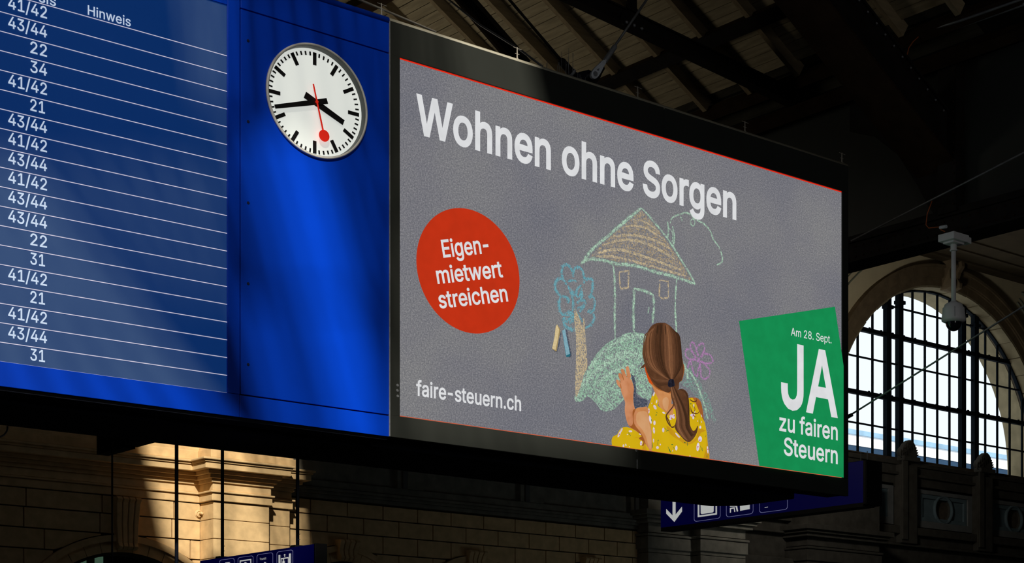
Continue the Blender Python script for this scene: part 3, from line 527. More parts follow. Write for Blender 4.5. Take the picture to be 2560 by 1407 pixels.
# lower courses below the frieze
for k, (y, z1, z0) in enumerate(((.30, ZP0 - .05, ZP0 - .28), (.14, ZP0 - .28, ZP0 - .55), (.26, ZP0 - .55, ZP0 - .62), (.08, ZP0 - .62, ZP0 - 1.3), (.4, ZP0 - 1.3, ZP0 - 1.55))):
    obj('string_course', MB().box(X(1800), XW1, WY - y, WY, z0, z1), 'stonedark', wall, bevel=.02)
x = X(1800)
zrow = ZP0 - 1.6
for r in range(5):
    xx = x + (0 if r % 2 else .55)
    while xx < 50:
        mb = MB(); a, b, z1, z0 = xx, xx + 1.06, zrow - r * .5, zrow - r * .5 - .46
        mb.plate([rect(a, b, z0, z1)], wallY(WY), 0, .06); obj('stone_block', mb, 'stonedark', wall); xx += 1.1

# ---- ashlar below the board --------------------------------------------------------
JZ = [6.565, 6.244, 5.88, 5.48, 5.08, 4.68, 4.28, 3.88, 3.48]
def clip_block(a, b, z0, z1):
    """block outline trimmed by the small arches; None when swallowed"""
    for cx, zt, R in arches:
        cz = zt - R
        if b < cx - R or a > cx + R: continue
        n = 8; top = []; bot = []
        for k in range(n + 1):
            x = a + (b - a) * k / n; dx = abs(x - cx)
            zz = cz + math.sqrt(R * R - dx * dx) + .02 if dx < R else -9
            bot.append((x, max(z0, zz)))
        pts = [p for p in bot if p[1] < z1 - .02]
        if len(pts) < 2: return None
        return pts + [(pts[-1][0], z1), (pts[0][0], z1)]
    return rect(a, b, z0, z1)
def ashlar(a, b, z0, z1, m, y=0):
    g = .014; lp = clip_block(a + g, b - g, z0 + g, z1 - g)
    if not lp: return
    mb = MB()
    if len(lp) == 4:
        c = .028; i = rect(a + g + c, b - g - c, z0 + g + c, z1 - g - c)
        mb.add([(p[0], WY - y + .02, p[1]) for p in lp] + [(p[0], WY - y - .02, p[1]) for p in i] + [(p[0], WY - y + .07, p[1]) for p in lp],
               [(4, 5, 6, 7), (0, 1, 5, 4), (1, 2, 6, 5), (2, 3, 7, 6), (3, 0, 4, 7), (8, 9, 1, 0), (9, 10, 2, 1), (10, 11, 3, 2), (11, 8, 0, 3)])
    else: mb.plate([lp], wallY(WY - y), -.02, .07)
    obj('stone_block', mb, m, wall)
XPL, XPR, XST = X(500), X(673, WY - .6), X(707)       # pillar corner, right edge, step edge
for r in range(len(JZ) - 1):                           # right of the pillar
    w_ = .905; off = X(775) + (.41 if r % 2 else 0)
    x = off - 3 * w_
    while x < X(1608):
        a, b = max(x, XST), min(x + w_, X(1608))
        if b - a > .12: ashlar(a, b, JZ[r + 1], JZ[r], 'stone')
        x += w_
for r in range(1, len(JZ) - 1):                        # left of the pillar
    w_ = 1.5; x = XPL - (.62 if r % 2 == 0 else .22) - 6 * w_ + (0 if r % 2 else .0)
    if r == 1: x = X(434) - 6 * w_
    while x < XPL - .02:
        a, b = x, min(x + w_, XPL)
        if b - a > .12 and b > 9: ashlar(a, b, JZ[r + 1], JZ[r], 'stone')
        x += w_
# arch rings
for cx, zt, R in arches:
    n = 17 if R < 2 else 21
    for k in range(n):
        obj('voussoir', wedge(math.pi * (k + .02) / n, math.pi * (k + .98) / n, R - .34, R - .13, WY - .03, WY + .2, cx, zt - R), 'stone', wall)
    obj('arch_moulding', wedge(0, math.pi, R - .13, R, WY - .09, WY + .06, cx, zt - R, 40), 'stone', wall)
    obj('arch_moulding', wedge(0, math.pi, R - .40, R - .33, WY + .0, WY + .3, cx, zt - R, 40), 'stonedark', wall)
    big = R > 2; kz0 = zt - .34 if not big else zt - .30; kz1 = kz0 + (.46 if not big else 1.05)
    mb = MB()
    wk = .20 if not big else .20
    for q in (-1.0, -.33, .33, 1.0):
        xc = cx + q * wk; prof = [(WY + .02, kz0), (WY - .16, kz0), (WY - .22, kz0 + .06), (WY - .18, kz0 + .14), (WY - .17, (kz0 + kz1) / 2), (WY - .22, kz1 - .12), (WY - .27, kz1 - .05), (WY - .22, kz1), (WY + .02, kz1)]
        hw = .055; n = len(prof); tp = lambda z: 1 - .22 * (kz1 - z) / (kz1 - kz0)
        vs = [(cx + (q * wk - hw) * tp(z), y, z) for y, z in prof] + [(cx + (q * wk + hw) * tp(z), y, z) for y, z in prof]
        mb.add(vs, [tuple(range(n)), tuple(range(2 * n - 1, n - 1, -1))] + [(k, k + n, (k + 1) % n + n, (k + 1) % n) for k in range(n)])
    obj('keystone', mb, 'stone', wall, bevel=.012)
# window glimpsed in the left arch
cx, zt, R = arches[3]
w2 = struct('window_2', (cx, WY + .6, zt - 3))
for u0, u1 in ((199, 207), (207, 216), (236, 250), (250, 258)):
    a, b = PY(u0, 1400, WY + .65).x, PY(u1, 1400, WY + .65).x
    obj('pane', MB().box(a, b - .02, WY + .60, WY + .64, zt - 3, PY(230, 1382, WY + .6).z), 'green_glass', w2)
# pillar: stepped pilaster with cornice mouldings that break forward round it
ZT = 8.6
def band(y, z0, z1, name, left=True):
    """one moulding running along the left wall, round the pillar and its step; y = projection"""
    s1, s2 = .6, .30
    mb = MB()
    pts = [(9, WY - y), (XPL - y, WY - y), (XPL - y, WY - s1 - y), (XPR + y, WY - s1 - y), (XPR + y, WY - s2 - y), (XST + y, WY - s2 - y), (XST + y, WY + .03)]
    pts += [(9, WY + .03)]
    mb.add([(p[0], p[1], z0) for p in pts] + [(p[0], p[1], z1) for p in pts],
           [(k, (k + 1) % 8, (k + 1) % 8 + 8, k + 8) for k in range(8)] + [tuple(range(8))[::-1], tuple(range(8, 16))])
    obj(name, mb, 'stone', wall, bevel=.012)
band(.00, 7.36, ZT, 'upper_wall_stone')
band(.06, 7.30, 7.38, 'chamfer_course')
band(.10, 7.12, 7.31, 'plinth_course')
band(.40, 7.03, 7.075, 'cornice_lip'); band(.36, 6.985, 7.03, 'cornice_lip')
band(.33, 6.86, 6.985, 'cornice_corona')
band(.20, 6.78, 6.86, 'cornice_bed'); band(.13, 6.70, 6.78, 'cornice_bed'); band(.07, 6.62, 6.70, 'cornice_bed')
band(.03, 6.46, 6.62, 'frieze_band'); band(.09, 6.415, 6.455, 'astragal')
band(.05, 6.25, 6.41, 'neck_band')
for i in range(len(JZ) - 2):                            # pillar shaft courses
    z1, z0 = JZ[i + 1], JZ[i + 2]
    if i == 0: z1 = 6.24
    obj('shaft_stone', MB().box(XPL, XPR, WY - .6, WY + .02, z0 + .006, z1 - .006), 'stone', wall, bevel=.008)
    obj('shaft_stone', MB().box(XPR, XST, WY - .3, WY + .02, z0 + .006, z1 - .006), 'stone', wall, bevel=.008)
obj('shaft_core', MB().box(XPL + .02, XPR - .02, WY - .57, WY, 0, 7), 'joint', wall)
obj('shaft_core', MB().box(XPR, XST - .02, WY - .27, WY, 0, 7), 'joint', wall)
# right-hand entablature and window aprons
for y, z0, z1 in ((.10, 6.82, 6.98), (.16, 6.76, 6.82), (.10, 6.69, 6.76), (.05, 6.60, 6.69)):
    obj('string_course', MB().box(XST, X(1608), WY - y, WY + .05, z0, z1), 'stonegrey', wall, bevel=.01)
ux = [(707, 985.6), (1051, 1293), (1351.8, 1567.8)]
for a, b in ux:
    obj('apron_panel', MB().box(X(a), X(b), WY, WY + .06, 6.98, 7.60), 'stonegrey', wall)
    obj('window_sill', MB().box(X(a) + .02, X(b), WY - .17, WY + .05, 7.56, 7.68), 'sill', wall, bevel=.01)
for a, b in ((985.6, 1051), (1293, 1351.8), (1567.8, 1608)):
    obj('pier_stone', MB().box(X(a), X(b), WY - .14, WY + .05, 6.98, ZT), 'stonegrey', wall, bevel=.01)
    obj('pier_pilaster', MB().box(X(a) + .12, X(a) + .24, WY - .19, WY - .14, 6.98, 7.6), 'friezeframe', wall, bevel=.01)
# dark pillar right of the brickwork, another behind the big sign
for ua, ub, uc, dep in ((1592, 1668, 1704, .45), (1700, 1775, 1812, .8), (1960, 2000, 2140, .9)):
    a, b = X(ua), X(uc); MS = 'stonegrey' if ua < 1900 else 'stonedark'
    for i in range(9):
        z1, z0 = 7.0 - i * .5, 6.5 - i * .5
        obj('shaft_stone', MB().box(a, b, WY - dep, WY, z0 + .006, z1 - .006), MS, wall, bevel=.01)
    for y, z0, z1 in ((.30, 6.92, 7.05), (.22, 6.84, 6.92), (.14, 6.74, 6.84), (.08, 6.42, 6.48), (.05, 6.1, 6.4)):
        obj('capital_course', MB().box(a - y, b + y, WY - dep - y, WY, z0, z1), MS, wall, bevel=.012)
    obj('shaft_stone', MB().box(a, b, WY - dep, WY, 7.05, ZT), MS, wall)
# round boss on the lit wall
bp = PY(495, 1285, WY)
t = thing('iron_wall_boss', 'round ringed wall boss with a short arm in the sunlit corner of the pillar', 'fixture', bp)
obj('rose', MB().lathe([(.001, -.07), (.035, -.07), (.05, -.04), (.07, -.035), (.085, -.02), (.085, .02)], bp, (0, 1, 0), 24), 'stone', t, smooth=True)
obj('ring', MB().tube([(bp.x + .058 * math.cos(k * math.tau / 24), WY - .06, bp.z + .058 * math.sin(k * math.tau / 24)) for k in range(25)], (.011), 6, cap=False), 'stone', t, smooth=True)
obj('arm', MB().tube([(bp.x, WY - .03, bp.z), (bp.x + .01, WY - .13, bp.z + .01), (bp.x + .035, WY - .16, bp.z - .01)], [.02, .024, .03], 10), 'stone', t, smooth=True)

# ---- outside the window ----------------------------------------------------------------
zz = lambda u, v: PY(u, v, 70).z
t = thing('station_roof_building', 'long white building with a blue-grey roof seen through the arched window', 'building', (85, 71, 0))
z_top, z_w1, z_w0 = 18.88, 18.60, 17.98
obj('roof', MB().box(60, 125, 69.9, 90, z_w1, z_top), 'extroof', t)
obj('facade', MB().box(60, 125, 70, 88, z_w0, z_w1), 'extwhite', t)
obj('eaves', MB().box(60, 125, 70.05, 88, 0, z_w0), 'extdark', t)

# ================================================================ LOW ROOF ABOVE THE BOARD
roof = struct('ceiling_low_roof', (14, 17, 10))
ZR = lambda x: 9.6 + .588 * (16 - x)
UP = Vector((.588, 0, 1)).normalized()
RY = [19.7 + .86 * k for k in range(2, -9, -1)]
YS = [y - .43 for y in RY]
dirx = Vector((1, 0, -.588)).normalized()
x = 11.3; k = 0
while x < 15.36:                            # boards, bay by bay
    for i in range(len(RY) - 1):
        if x < 12.6 and i > 8: continue
        y1, y0 = RY[i], RY[i + 1]
        j = random.uniform(-.004, .004)
        p = Vector((x + .057, y0 + .0, ZR(x + .057))) + UP * (.02 + j); q = Vector((x + .057, y1, ZR(x + .057))) + UP * (.02 + j)
        obj('plank', MB().beam(p, q, .1235, .03, UP), 'wood', roof)
    x += .1145
obj('roof_deck', MB().beam((8, 13, ZR(8) + .08), (16.2, 13, ZR(16.2) + .08), 24, .05, UP), 'iron', roof)
for y in RY:
    a = Vector((11.2, y, ZR(11.2))) - UP * .05; b = Vector((15.52, y, ZR(15.52))) - UP * .05
    obj('rafter', MB().beam(a, b, .075, .17, UP), 'rafter', roof)
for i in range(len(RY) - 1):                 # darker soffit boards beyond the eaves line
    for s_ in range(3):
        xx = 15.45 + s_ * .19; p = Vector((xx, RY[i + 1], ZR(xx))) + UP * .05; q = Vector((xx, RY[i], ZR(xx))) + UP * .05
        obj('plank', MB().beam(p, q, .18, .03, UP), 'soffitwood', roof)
obj('purlin', MB().beam((14.67, 12.4, ZR(14.67) - .15), (14.67, 22, ZR(14.67) - .15), .12, .17, UP), 'ironbrown', roof)
obj('purlin_flange', MB().beam((14.62, 12.4, ZR(14.62) - .235), (14.62, 22, ZR(14.62) - .235), .18, .025, UP), 'iron', roof)
obj('purlin', MB().beam((12.55, 15, ZR(12.55) - .17), (12.55, 22.5, ZR(12.55) - .17), .17, .26, UP), 'ironbrown', roof)
for xx, zz_ in ((15.55, -.10), (15.8, -.22)):
    obj('eaves_beam', MB().beam((xx, 12, ZR(xx) + zz_), (xx, 22, ZR(xx) + zz_), .14, .12, UP), 'ironbrown', roof)
obj('conduit', MB().tube([PX(2262, 92, 15.5), PX(2400, 52, 15.5), PX(2600, -18, 15.5)], .015, 8), 'wiresteel', roof)
obj('conduit', MB().tube([PX(2358, 80, 15.6), PX(2600, -4, 15.6)], .022, 8), 'wiresteel', roof)
obj('loose_wire', MB().tube([PX(2296, 92, 15.5), PX(2282, 105, 15.5), PX(2272, 120, 15.5), PX(2268, 137, 15.5)], .006, 6), 'orange', roof)

# steelwork
def rivets(mb, pts, n, r=.014, h=.012):
    n = Vector(n)
    for p in pts: mb.lathe([(.001, h), (r * .7, h * .8), (r, 0)], p, n, 7)
    return mb
t = thing('tie_beam', 'black riveted tie beam slanting across the boarded roof with a gusset plate', 'beam', (13, 15.8, 9.8))
A, B = PY(1427, -18, 15.8), PY(1962, 236, 15.8)
d = (B - A).normalized()
A -= d * 3
B = B + d * .5
obj('web', MB().beam(A, B, .05, .17), 'iron', t)
obj('flange', MB().beam(A + Vector((0, 0, -.09)), B + Vector((0, 0, -.09)), .15, .025), 'iron', t)
obj('flange', MB().beam(A + Vector((0, 0, .09)), B + Vector((0, 0, .09)), .12, .02), 'iron', t)
g0 = [(1556, 30), (1568, 22), (1574, -25), (1591, -25), (1592, 20), (1606, 45), (1618, 62), (1622, 78), (1560, 62), (1550, 50)]
gp = [PY(u, v, 15.74) for u, v in g0]
obj('gusset_plate', MB().plate([[(p.x, p.z) for p in gp][::-1]], wallY(15.74), 0, .03), 'iron', t)
obj('king_post', MB().tube([PY(1582, 30, 15.8), PY(1582, -140, 15.8)], .05, 12), 'iron', t)
obj('bolts', rivets(MB(), [PY(u, v, 15.73) for u, v in ((1566, 56), (1585, 64), (1604, 72))], (0, -1, 0), .022, .02), 'steel', t, kind='stuff')
t = thing('principal_rafter', 'deep dark-brown riveted roof girder sloping down to the gable post at right', 'beam', (15, 13.6, 9))
p0, p1 = PY(2027, 0, 13.3), PY(2392, 462, 13.3)
d = (p1 - p0).normalized(); p0 = p0 - d * 2.5
n_ = Vector((d.z, 0, -d.x)); n_ = n_ if n_.z > 0 else -n_
a_, b_ = p0 + Vector((0, .28, 0)) + n_ * .0, p1 + Vector((0, .28, 0))
off = (PY(2076, 0, 13.27) - PY(2027, 0, 13.27))
obj('bottom_flange', MB().beam(a_ + n_ * .17, b_ + n_ * .17, .62, .03, n_), 'ironbrown', t)
obj('web', MB().beam(a_ + n_ * .42 + Vector((0, -.2, 0)), b_ + n_ * .42 + Vector((0, -.2, 0)), .04, .52, n_), 'iron', t)
obj('top_flange', MB().beam(a_ + n_ * .68, b_ + n_ * .68, .5, .03, n_), 'iron', t)
obj('angle', MB().beam(a_ + n_ * .22 + Vector((0, -.24, 0)), b_ + n_ * .22 + Vector((0, -.24, 0)), .03, .1, n_), 'iron', t)
L = (b_ - a_).length
obj('rivets', rivets(MB(), [a_ + d * (k * .17) + n_ * h_ + Vector((0, -.26, 0)) for k in range(int(L / .17)) for h_ in (.22, .60)], (0, -1, 0)), 'steel', t, kind='stuff')

t = thing('gable_girder', 'long dark plate girder with a riveted lower chord, the dome camera hanging from it', 'beam', (16, 14, 7.5))
zb, zt_ = 7.42, 7.72
obj('lower_chord', MB().box(15.97, 16.13, 2, 27, zb + .02, zt_), 'iron', t)
obj('chord_flange', MB().box(15.86, 16.24, 2, 27, zb, zb + .025), 'iron', t)
obj('chord_angle', MB().box(15.93, 15.97, 2, 27, zt_ - .03, zt_ + .05), 'iron', t)
obj('web_sheet', MB().box(16.06, 16.10, 2, 27, zt_, 9.5), 'black', t)
obj('post', MB().box(15.9, 16.06, 13.22, 13.5, zt_, 9.45), 'iron', t)
bk = [(13.5, 7.74), (13.5, 8.9)] + [(13.5 + 1.5 * (k / 8), 8.9 + .65 * math.sin(k / 8 * math.pi / 2)) for k in range(1, 9)] + [(15.0, 9.1), (14.6, 8.95), (14.2, 8.62), (13.9, 8.2), (13.72, 7.9), (13.6, 7.74)]
obj('curved_bracket', MB().plate([bk], lambda y, z, d: (15.98 + d, y, z), 0, .05), 'iron', t)
pts = [(15.965, 8 + k * .13, z) for k in range(70) for z in (zb + .09, zt_ - .08)] + [(15.89, 13.25, 7.8 + k * .12) for k in range(14)]
pts += [(15.97, y, z) for y, z in ((13.7, 8.9), (13.85, 9.0), (14.0, 9.1), (14.2, 9.2), (14.4, 9.3), (13.7, 8.6), (13.8, 8.75), (13.95, 8.9), (14.1, 9.0), (14.3, 9.1))]
obj('rivets', rivets(MB(), pts, (-1, 0, 0), .013, .014), 'ironbrown', t, kind='stuff')

t = thing('far_girder', 'black girder end below the departure board, in front of the sunlit pillar top', 'beam', (11, 20, 5.8))
ga = PX(415, 1091, 11); gz = ga.z
obj('web', MB().box(10.95, 11.05, 16.2, PX(325, 1113, 11).y, gz + .05, 7.2), 'iron', t)
for yh in (20, 23.5): obj('hanger', MB().box(10.97, 11.03, yh, yh + .06, 7.2, 15.58), 'iron', t)
obj('lower_flange', MB().box(10.86, 11.12, 16.2, PX(325, 1113, 11).y + .02, gz, gz + .05), 'iron', t)
obj('end_bracket', MB().box(10.9, 11.08, PX(325, 1113, 11).y, PX(258, 1125, 11).y, gz - .03, 7.2), 'iron', t)

# hall soffit over the window
t = struct('ceiling_coffers', (40, 25, 15.5))
zc_ = PY(2400, 667, WY).z
obj('soffit_board', MB().box(16.3, 59.5, 3, WY - .02, zc_ + .05, zc_ + .1), 'soffit', t)
for k in range(9):
    y = WY - .25 - k * 3.4
    obj('coffer_rib', MB().box(16.3, 59.5, y - .22, y + .2, zc_ - .02, zc_ + .06), 'soffit', t, bevel=.02)
    obj('coffer_rib', MB().box(16.3, 59.5, y - .95, y - .8, zc_ + .01, zc_ + .06), 'soffit', t)
    obj('coffer_rib', MB().box(16.3, 59.5, y - 1.7, y - 1.62, zc_ + .01, zc_ + .06), 'soffit', t)

# ================================================================ DEPARTURE BOARD
YB = 14.0
fb = wallY(YB)
def S(u, v, Y=YB): p = PY(u, v, Y); return (p.x, p.z)
XL = 2.0; XM = S(973, 500)[0]; XE = S(2120.5, 800)[0]
ZT0, ZB0 = S(973, 42)[1], S(973, 1091)[1]
ST, SB = S(568, 12)[1], S(568, 981)[1]; SX = S(568.5, 500)[0]; PXL = S(600.5, 500)[0]
board = thing('departure_board', 'large blue departure board with a dark LED timetable of platform numbers', 'display board', (6, YB + .3, ZB0))
ckc = PY(789.2, 257.6, 14.05); CKX, CKZ = 7.963, 7.263
pt, pb = S(600, 20)[1], S(602, 986)[1]
# front sheets with their narrow gaps; the clock sits in a round opening
g = .006
obj('top_fascia', MB().plate([rect(PXL + g, XM, pt + g, ZT0 - .04)], fb, 0, .03), 'blue', board, bevel=.004)
obj('clock_panel', MB().plate([rect(PXL + g, XM, pb + g, pt - g), circ(CKX, CKZ, .492, 72)], fb, 0, .03), 'blue', board, bevel=.003)
obj('side_frame', MB().plate([rect(SX, PXL - g, SB, ZT0 - .04)], fb, -.004, .03), 'blue', board, bevel=.004)
obj('top_fascia', MB().plate([rect(XL, SX, ST, ZT0 - .04)], fb, 0, .03), 'blue', board, bevel=.004)
obj('bottom_fascia', MB().plate([rect(XL, PXL - g, ZB0, SB - .002)], fb, 0, .03), 'blue', board, bevel=.004)
obj('bottom_fascia', MB().plate([rect(PXL - g + .003, XM, ZB0, pb - g)], fb, 0, .03), 'blue', board, bevel=.004)
obj('top_cap', MB().tube([(XL, YB + .03, ZT0 - .035), (XM, YB + .03, ZT0 - .035)], .04, 12), 'blue', board, smooth=True)
obj('backing', MB().plate([rect(XL, XM - .01, ZB0 + .01, ZT0 - .05), circ(CKX, CKZ, .49, 72)[::-1]], fb, .035, .12), 'groove', board)
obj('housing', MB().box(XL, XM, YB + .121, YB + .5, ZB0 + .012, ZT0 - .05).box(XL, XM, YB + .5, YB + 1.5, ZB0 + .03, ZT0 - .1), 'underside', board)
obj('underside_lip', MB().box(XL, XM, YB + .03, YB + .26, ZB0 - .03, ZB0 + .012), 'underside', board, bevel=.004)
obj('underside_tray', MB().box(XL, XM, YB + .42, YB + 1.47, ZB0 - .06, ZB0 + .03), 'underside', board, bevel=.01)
sc = MB()
for v0 in (102, 304, 507, 709, 911):
    p = PY(620.5, v0, YB); sc.lathe([(.001, .004), (.011, .004), (.014, 0)], p, (0, -1, 0), 10)
obj('fixing_screws', sc, 'groove', board, kind='stuff')
led = obj('led_screen', MB().plate([rect(XL, SX, SB, ST)], fb, .012, .03), 'led', board)
lt = lambda x, z, d: (x, YB + .008, z)
zl = [S(568, 137.9 + 44.375 * k)[1] for k in range(20)]
for k, z in enumerate(zl):
    h = .0065 if k < 19 else .010
    obj('row_line', MB().plate([rect(XL, SX, z - h, z)], lt, 0), 'ledline', led)
rows = "41/42,43/44,22,34,41/42,21,43/44,41/42,43/44,41/42,43/44,43/44,22,31,41/42,21,41/42,43/44,31".split(',')
dz = zl[0] - zl[1]
x0, x1, xs2 = S(21.5, 500)[0], S(118.5, 500)[0], S(76.8, 500)[0]
for k, r in enumerate(rows):
    zb = zl[k + 1] + dz * .275; zt = zb + dz * .60
    xa = x0 if '/' in r else xs2; mb = MB()
    text(mb, r, (xa, zb), (x1 if r[-1] != '1' else x1 - .016, zb), (xa, zt), CAP, lt, 9); obj('platform_number', mb, 'ledtext', led)
mb = MB(); a, b, c = S(220.5, 35.5), S(328, 65.2), S(221.5, 12.5)
text(mb, 'Hinweis', a, (b[0], a[1]), (a[0], c[1]), CAP, lt, 8); obj('column_heading', mb, 'ledtext', led)
mb = MB(); a = S(98, 3.0); b = S(141, 10)
text(mb, 'sis', a, (b[0], a[1]), (a[0], a[1] + (c[1] - S(220.5, 35.5)[1]) * .745), XH, lt, 8); obj('column_heading', mb, 'ledtext', led)

# ---- station clock
clock = thing('station_clock', 'round white station clock with black bars and a red second hand on the blue panel', 'clock', (CKX, YB, CKZ))
N72 = 96
obj('rim', MB().lathe([(.484, .03), (.484, -.018), (.490, -.026), (.500, -.026), (.507, -.018), (.507, .0), (.495, .003)], (CKX, YB, CKZ), (0, 1, 0), N72), 'rim', clock, smooth=True)
obj('inner_wall', MB().lathe([(.483, -.02), (.480, .075)], (CKX, YB, CKZ), (0, 1, 0), N72), 'rimin', clock, smooth=True)
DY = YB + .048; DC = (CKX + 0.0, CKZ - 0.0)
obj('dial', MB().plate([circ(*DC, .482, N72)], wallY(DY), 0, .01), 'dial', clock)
def bar(ang, r0, r1, w0, w1, y, mb=None):
    a = math.radians(ang); s_, c_ = math.sin(a), math.cos(a); mb = mb or MB()
    lp = [(DC[0] + s_ * r0 - c_ * w0, DC[1] + c_ * r0 + s_ * w0), (DC[0] + s_ * r0 + c_ * w0, DC[1] + c_ * r0 - s_ * w0),
          (DC[0] + s_ * r1 + c_ * w1, DC[1] + c_ * r1 - s_ * w1), (DC[0] + s_ * r1 - c_ * w1, DC[1] + c_ * r1 + s_ * w1)]
    return mb.plate([lp], wallY(y), -.003, .004)
RD = .452
for k in range(60):
    if k % 5: obj('minute_mark', bar(k * 6, RD - .034, RD, .0065, .0065, DY - .004), 'inkblack', clock)
    else: obj('hour_mark', bar(k * 6, RD - .112, RD, .0165, .0165, DY - .004), 'inkblack', clock)
obj('hour_hand', bar(112, -.115, .305, .031, .025, DY - .022), 'inkblack', clock)
obj('minute_hand', bar(251.2, -.115, .43, .025, .0175, DY - .034), 'inkblack', clock)
sa = 166.0
hd = bar(sa, -.155, .25, .006, .007, DY - .046); a = math.radians(sa)
hd.plate([circ(DC[0] + math.sin(a) * .296, DC[1] + math.cos(a) * .296, .052, 32)], wallY(DY - .046), -.003, .004)
obj('second_hand', hd, 'handred', clock)
obj('spindle', MB().lathe([(.001, -.055), (.012, -.053), (.012, 0)], (DC[0], DY, DC[1]), (0, 1, 0), 16), 'handred', clock)

# ================================================================ ADVERTISING SCREEN
ad = thing('advertising_screen', 'black-framed video screen showing a chalk house poster, right of the clock', 'screen', (11.8, YB + .3, ZB0))
AX0, AX1 = S(1000, 500)[0], S(2105.4, 800)[0]; AZ1, AZ0 = S(999, 143)[1], S(1000.5, 1040)[1]
m_ = .010
XJ = S(1660, 300)[0]
obj('left_bezel', MB().plate([rect(XM + .004, AX0 - .002, AZ0 - .004, AZ1 + .004)], fb, -.004, .05), 'black', ad, bevel=.004)
obj('top_bezel', MB().plate([rect(XM + .004, XJ - .003, AZ1, ZT0 - .03)], fb, -.004, .05), 'black', ad, bevel=.004)
obj('top_bezel', MB().plate([rect(XJ + .003, XE, AZ1, ZT0 - .03)], fb, -.004, .05), 'black', ad, bevel=.004)
XJ2 = S(1592, 1150)[0]
obj('bottom_bezel', MB().plate([rect(XM + .004, XJ2 - .002, ZB0, AZ0 - .002)], fb, -.004, .05), 'black', ad, bevel=.004)
obj('bottom_bezel', MB().plate([rect(XJ2 + .002, XE, ZB0, AZ0 - .002)], fb, -.004, .05), 'black', ad, bevel=.004)
obj('right_bezel', MB().plate([rect(AX1, XE, AZ0, AZ1)], fb, -.004, .05), 'black', ad, bevel=.004)
obj('cap_strip', MB().tube([(XM, YB + .025, ZT0 - .03), (XE, YB + .025, ZT0 - .03)], .03, 12), 'cream', ad, smooth=True, label='pale cap strip catching the sun')
obj('corner_strip', MB().box(XM - .003, XM + .006, YB - .012, YB + .03, ZB0, ZT0 - .04), 'steel', ad, bevel=.002)
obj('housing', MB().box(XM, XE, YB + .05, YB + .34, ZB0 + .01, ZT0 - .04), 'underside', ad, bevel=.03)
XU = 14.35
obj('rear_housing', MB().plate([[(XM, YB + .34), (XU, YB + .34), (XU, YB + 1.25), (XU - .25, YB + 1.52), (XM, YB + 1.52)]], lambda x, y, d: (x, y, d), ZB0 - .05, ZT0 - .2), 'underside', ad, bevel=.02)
sc = MB()
for u, v in ((994, 963), (993.5, 976), (994.5, 990), (1590.5, 1126)): sc.lathe([(.001, .004), (.012, .004), (.014, 0)], PY(u, v, YB - .004), (0, -1, 0), 10)
for k in range(7): sc.lathe([(.001, .004), (.006, .004), (.008, 0)], PY(1592.8, 1150 + k * 3.4, YB - .004), (0, -1, 0), 8)
obj('fixing_screws', sc, 'steel', ad, kind='stuff')
YP = YB + .012
pic = obj('picture_panel', MB().plate([rect(AX0, AX1, AZ0, AZ1)], wallY(YP), 0, .02), 'asphalt', ad)
LAY = [0]
def layer(step=.0009):                      # each printed area lies a hair in front of the last
    LAY[0] += step; y = YP - LAY[0]; return lambda x, z, d=0: (x, y, z)
def clipz(loop):                            # keep the picture inside the lit area
    out = []
    def cut(l, ins, inter):
        o = []
        for i in range(len(l)):
            a, b = l[i - 1], l[i]
            if ins(b):
                if not ins(a): o.append(inter(a, b))
                o.append(b)
            elif ins(a): o.append(inter(a, b))
        return o
    def lerp(a, b, t): return (a[0] + (b[0] - a[0]) * t, a[1] + (b[1] - a[1]) * t)
    l = cut(loop, lambda p: p[1] >= AZ0, lambda a, b: lerp(a, b, (AZ0 - a[1]) / (b[1] - a[1])))
    return cut(l, lambda p: p[0] <= AX1, lambda a, b: lerp(a, b, (AX1 - a[0]) / (b[0] - a[0])))
def smooth_loop(pts, n=4, closed=True):     # Catmull-Rom through the points
    out = []; m = len(pts); rng = range(m) if closed else range(m - 1)
    g_ = (lambda i: pts[i % m]) if closed else (lambda i: pts[max(0, min(m - 1, i))])
    for i in rng:
        p0, p1, p2, p3 = g_(i - 1), g_(i), g_(i + 1), g_(i + 2)
        for k in range(n):
            t = k / n
            out.append(tuple(.5 * (2 * p1[c] + (p2[c] - p0[c]) * t + (2 * p0[c] - 5 * p1[c] + 4 * p2[c] - p3[c]) * t * t + (3 * p1[c] - p0[c] - 3 * p2[c] + p3[c]) * t ** 3) for c in (0, 1)))
    if not closed: out.append(tuple(pts[-1]))
    return out
def ccw(l): return l if sum(l[i][0] * l[(i + 1) % len(l)][1] - l[(i + 1) % len(l)][0] * l[i][1] for i in range(len(l))) > 0 else l[::-1]
def conv(ox, oy, sc_): return lambda pts: [(ox + x / sc_, oy + y / sc_) for x, y in pts]
z5, z6 = conv(1350, 480, 3.349), conv(1380, 780, 3.608)
g1, g2, g3, t4 = conv(1580, 790, 7.036), conv(1510, 900, 5.63), conv(1610, 950, 6.7), conv(1370, 640, 3.8)
def area_(name, px, m, sm=4, fn=None, parent=None):
    l = [S(*p) for p in (smooth_loop(px, sm) if sm else px)]
    l = clipz(ccw(l))
    if len(l) < 3: return None
    return obj(name, MB().plate([l], fn or layer(), 0), m, parent or pic)
HALO = []
def halo(name, m):          # the sparse dust either side of the strokes just drawn
    mb = MB(); fn = lambda x, z, d=0: (x, YP - LAY[0] + .0004, z)
    for q, w_ in HALO: mb.strip(q, w_, fn)
    HALO.clear(); obj(name, mb, m, pic, kind='stuff')
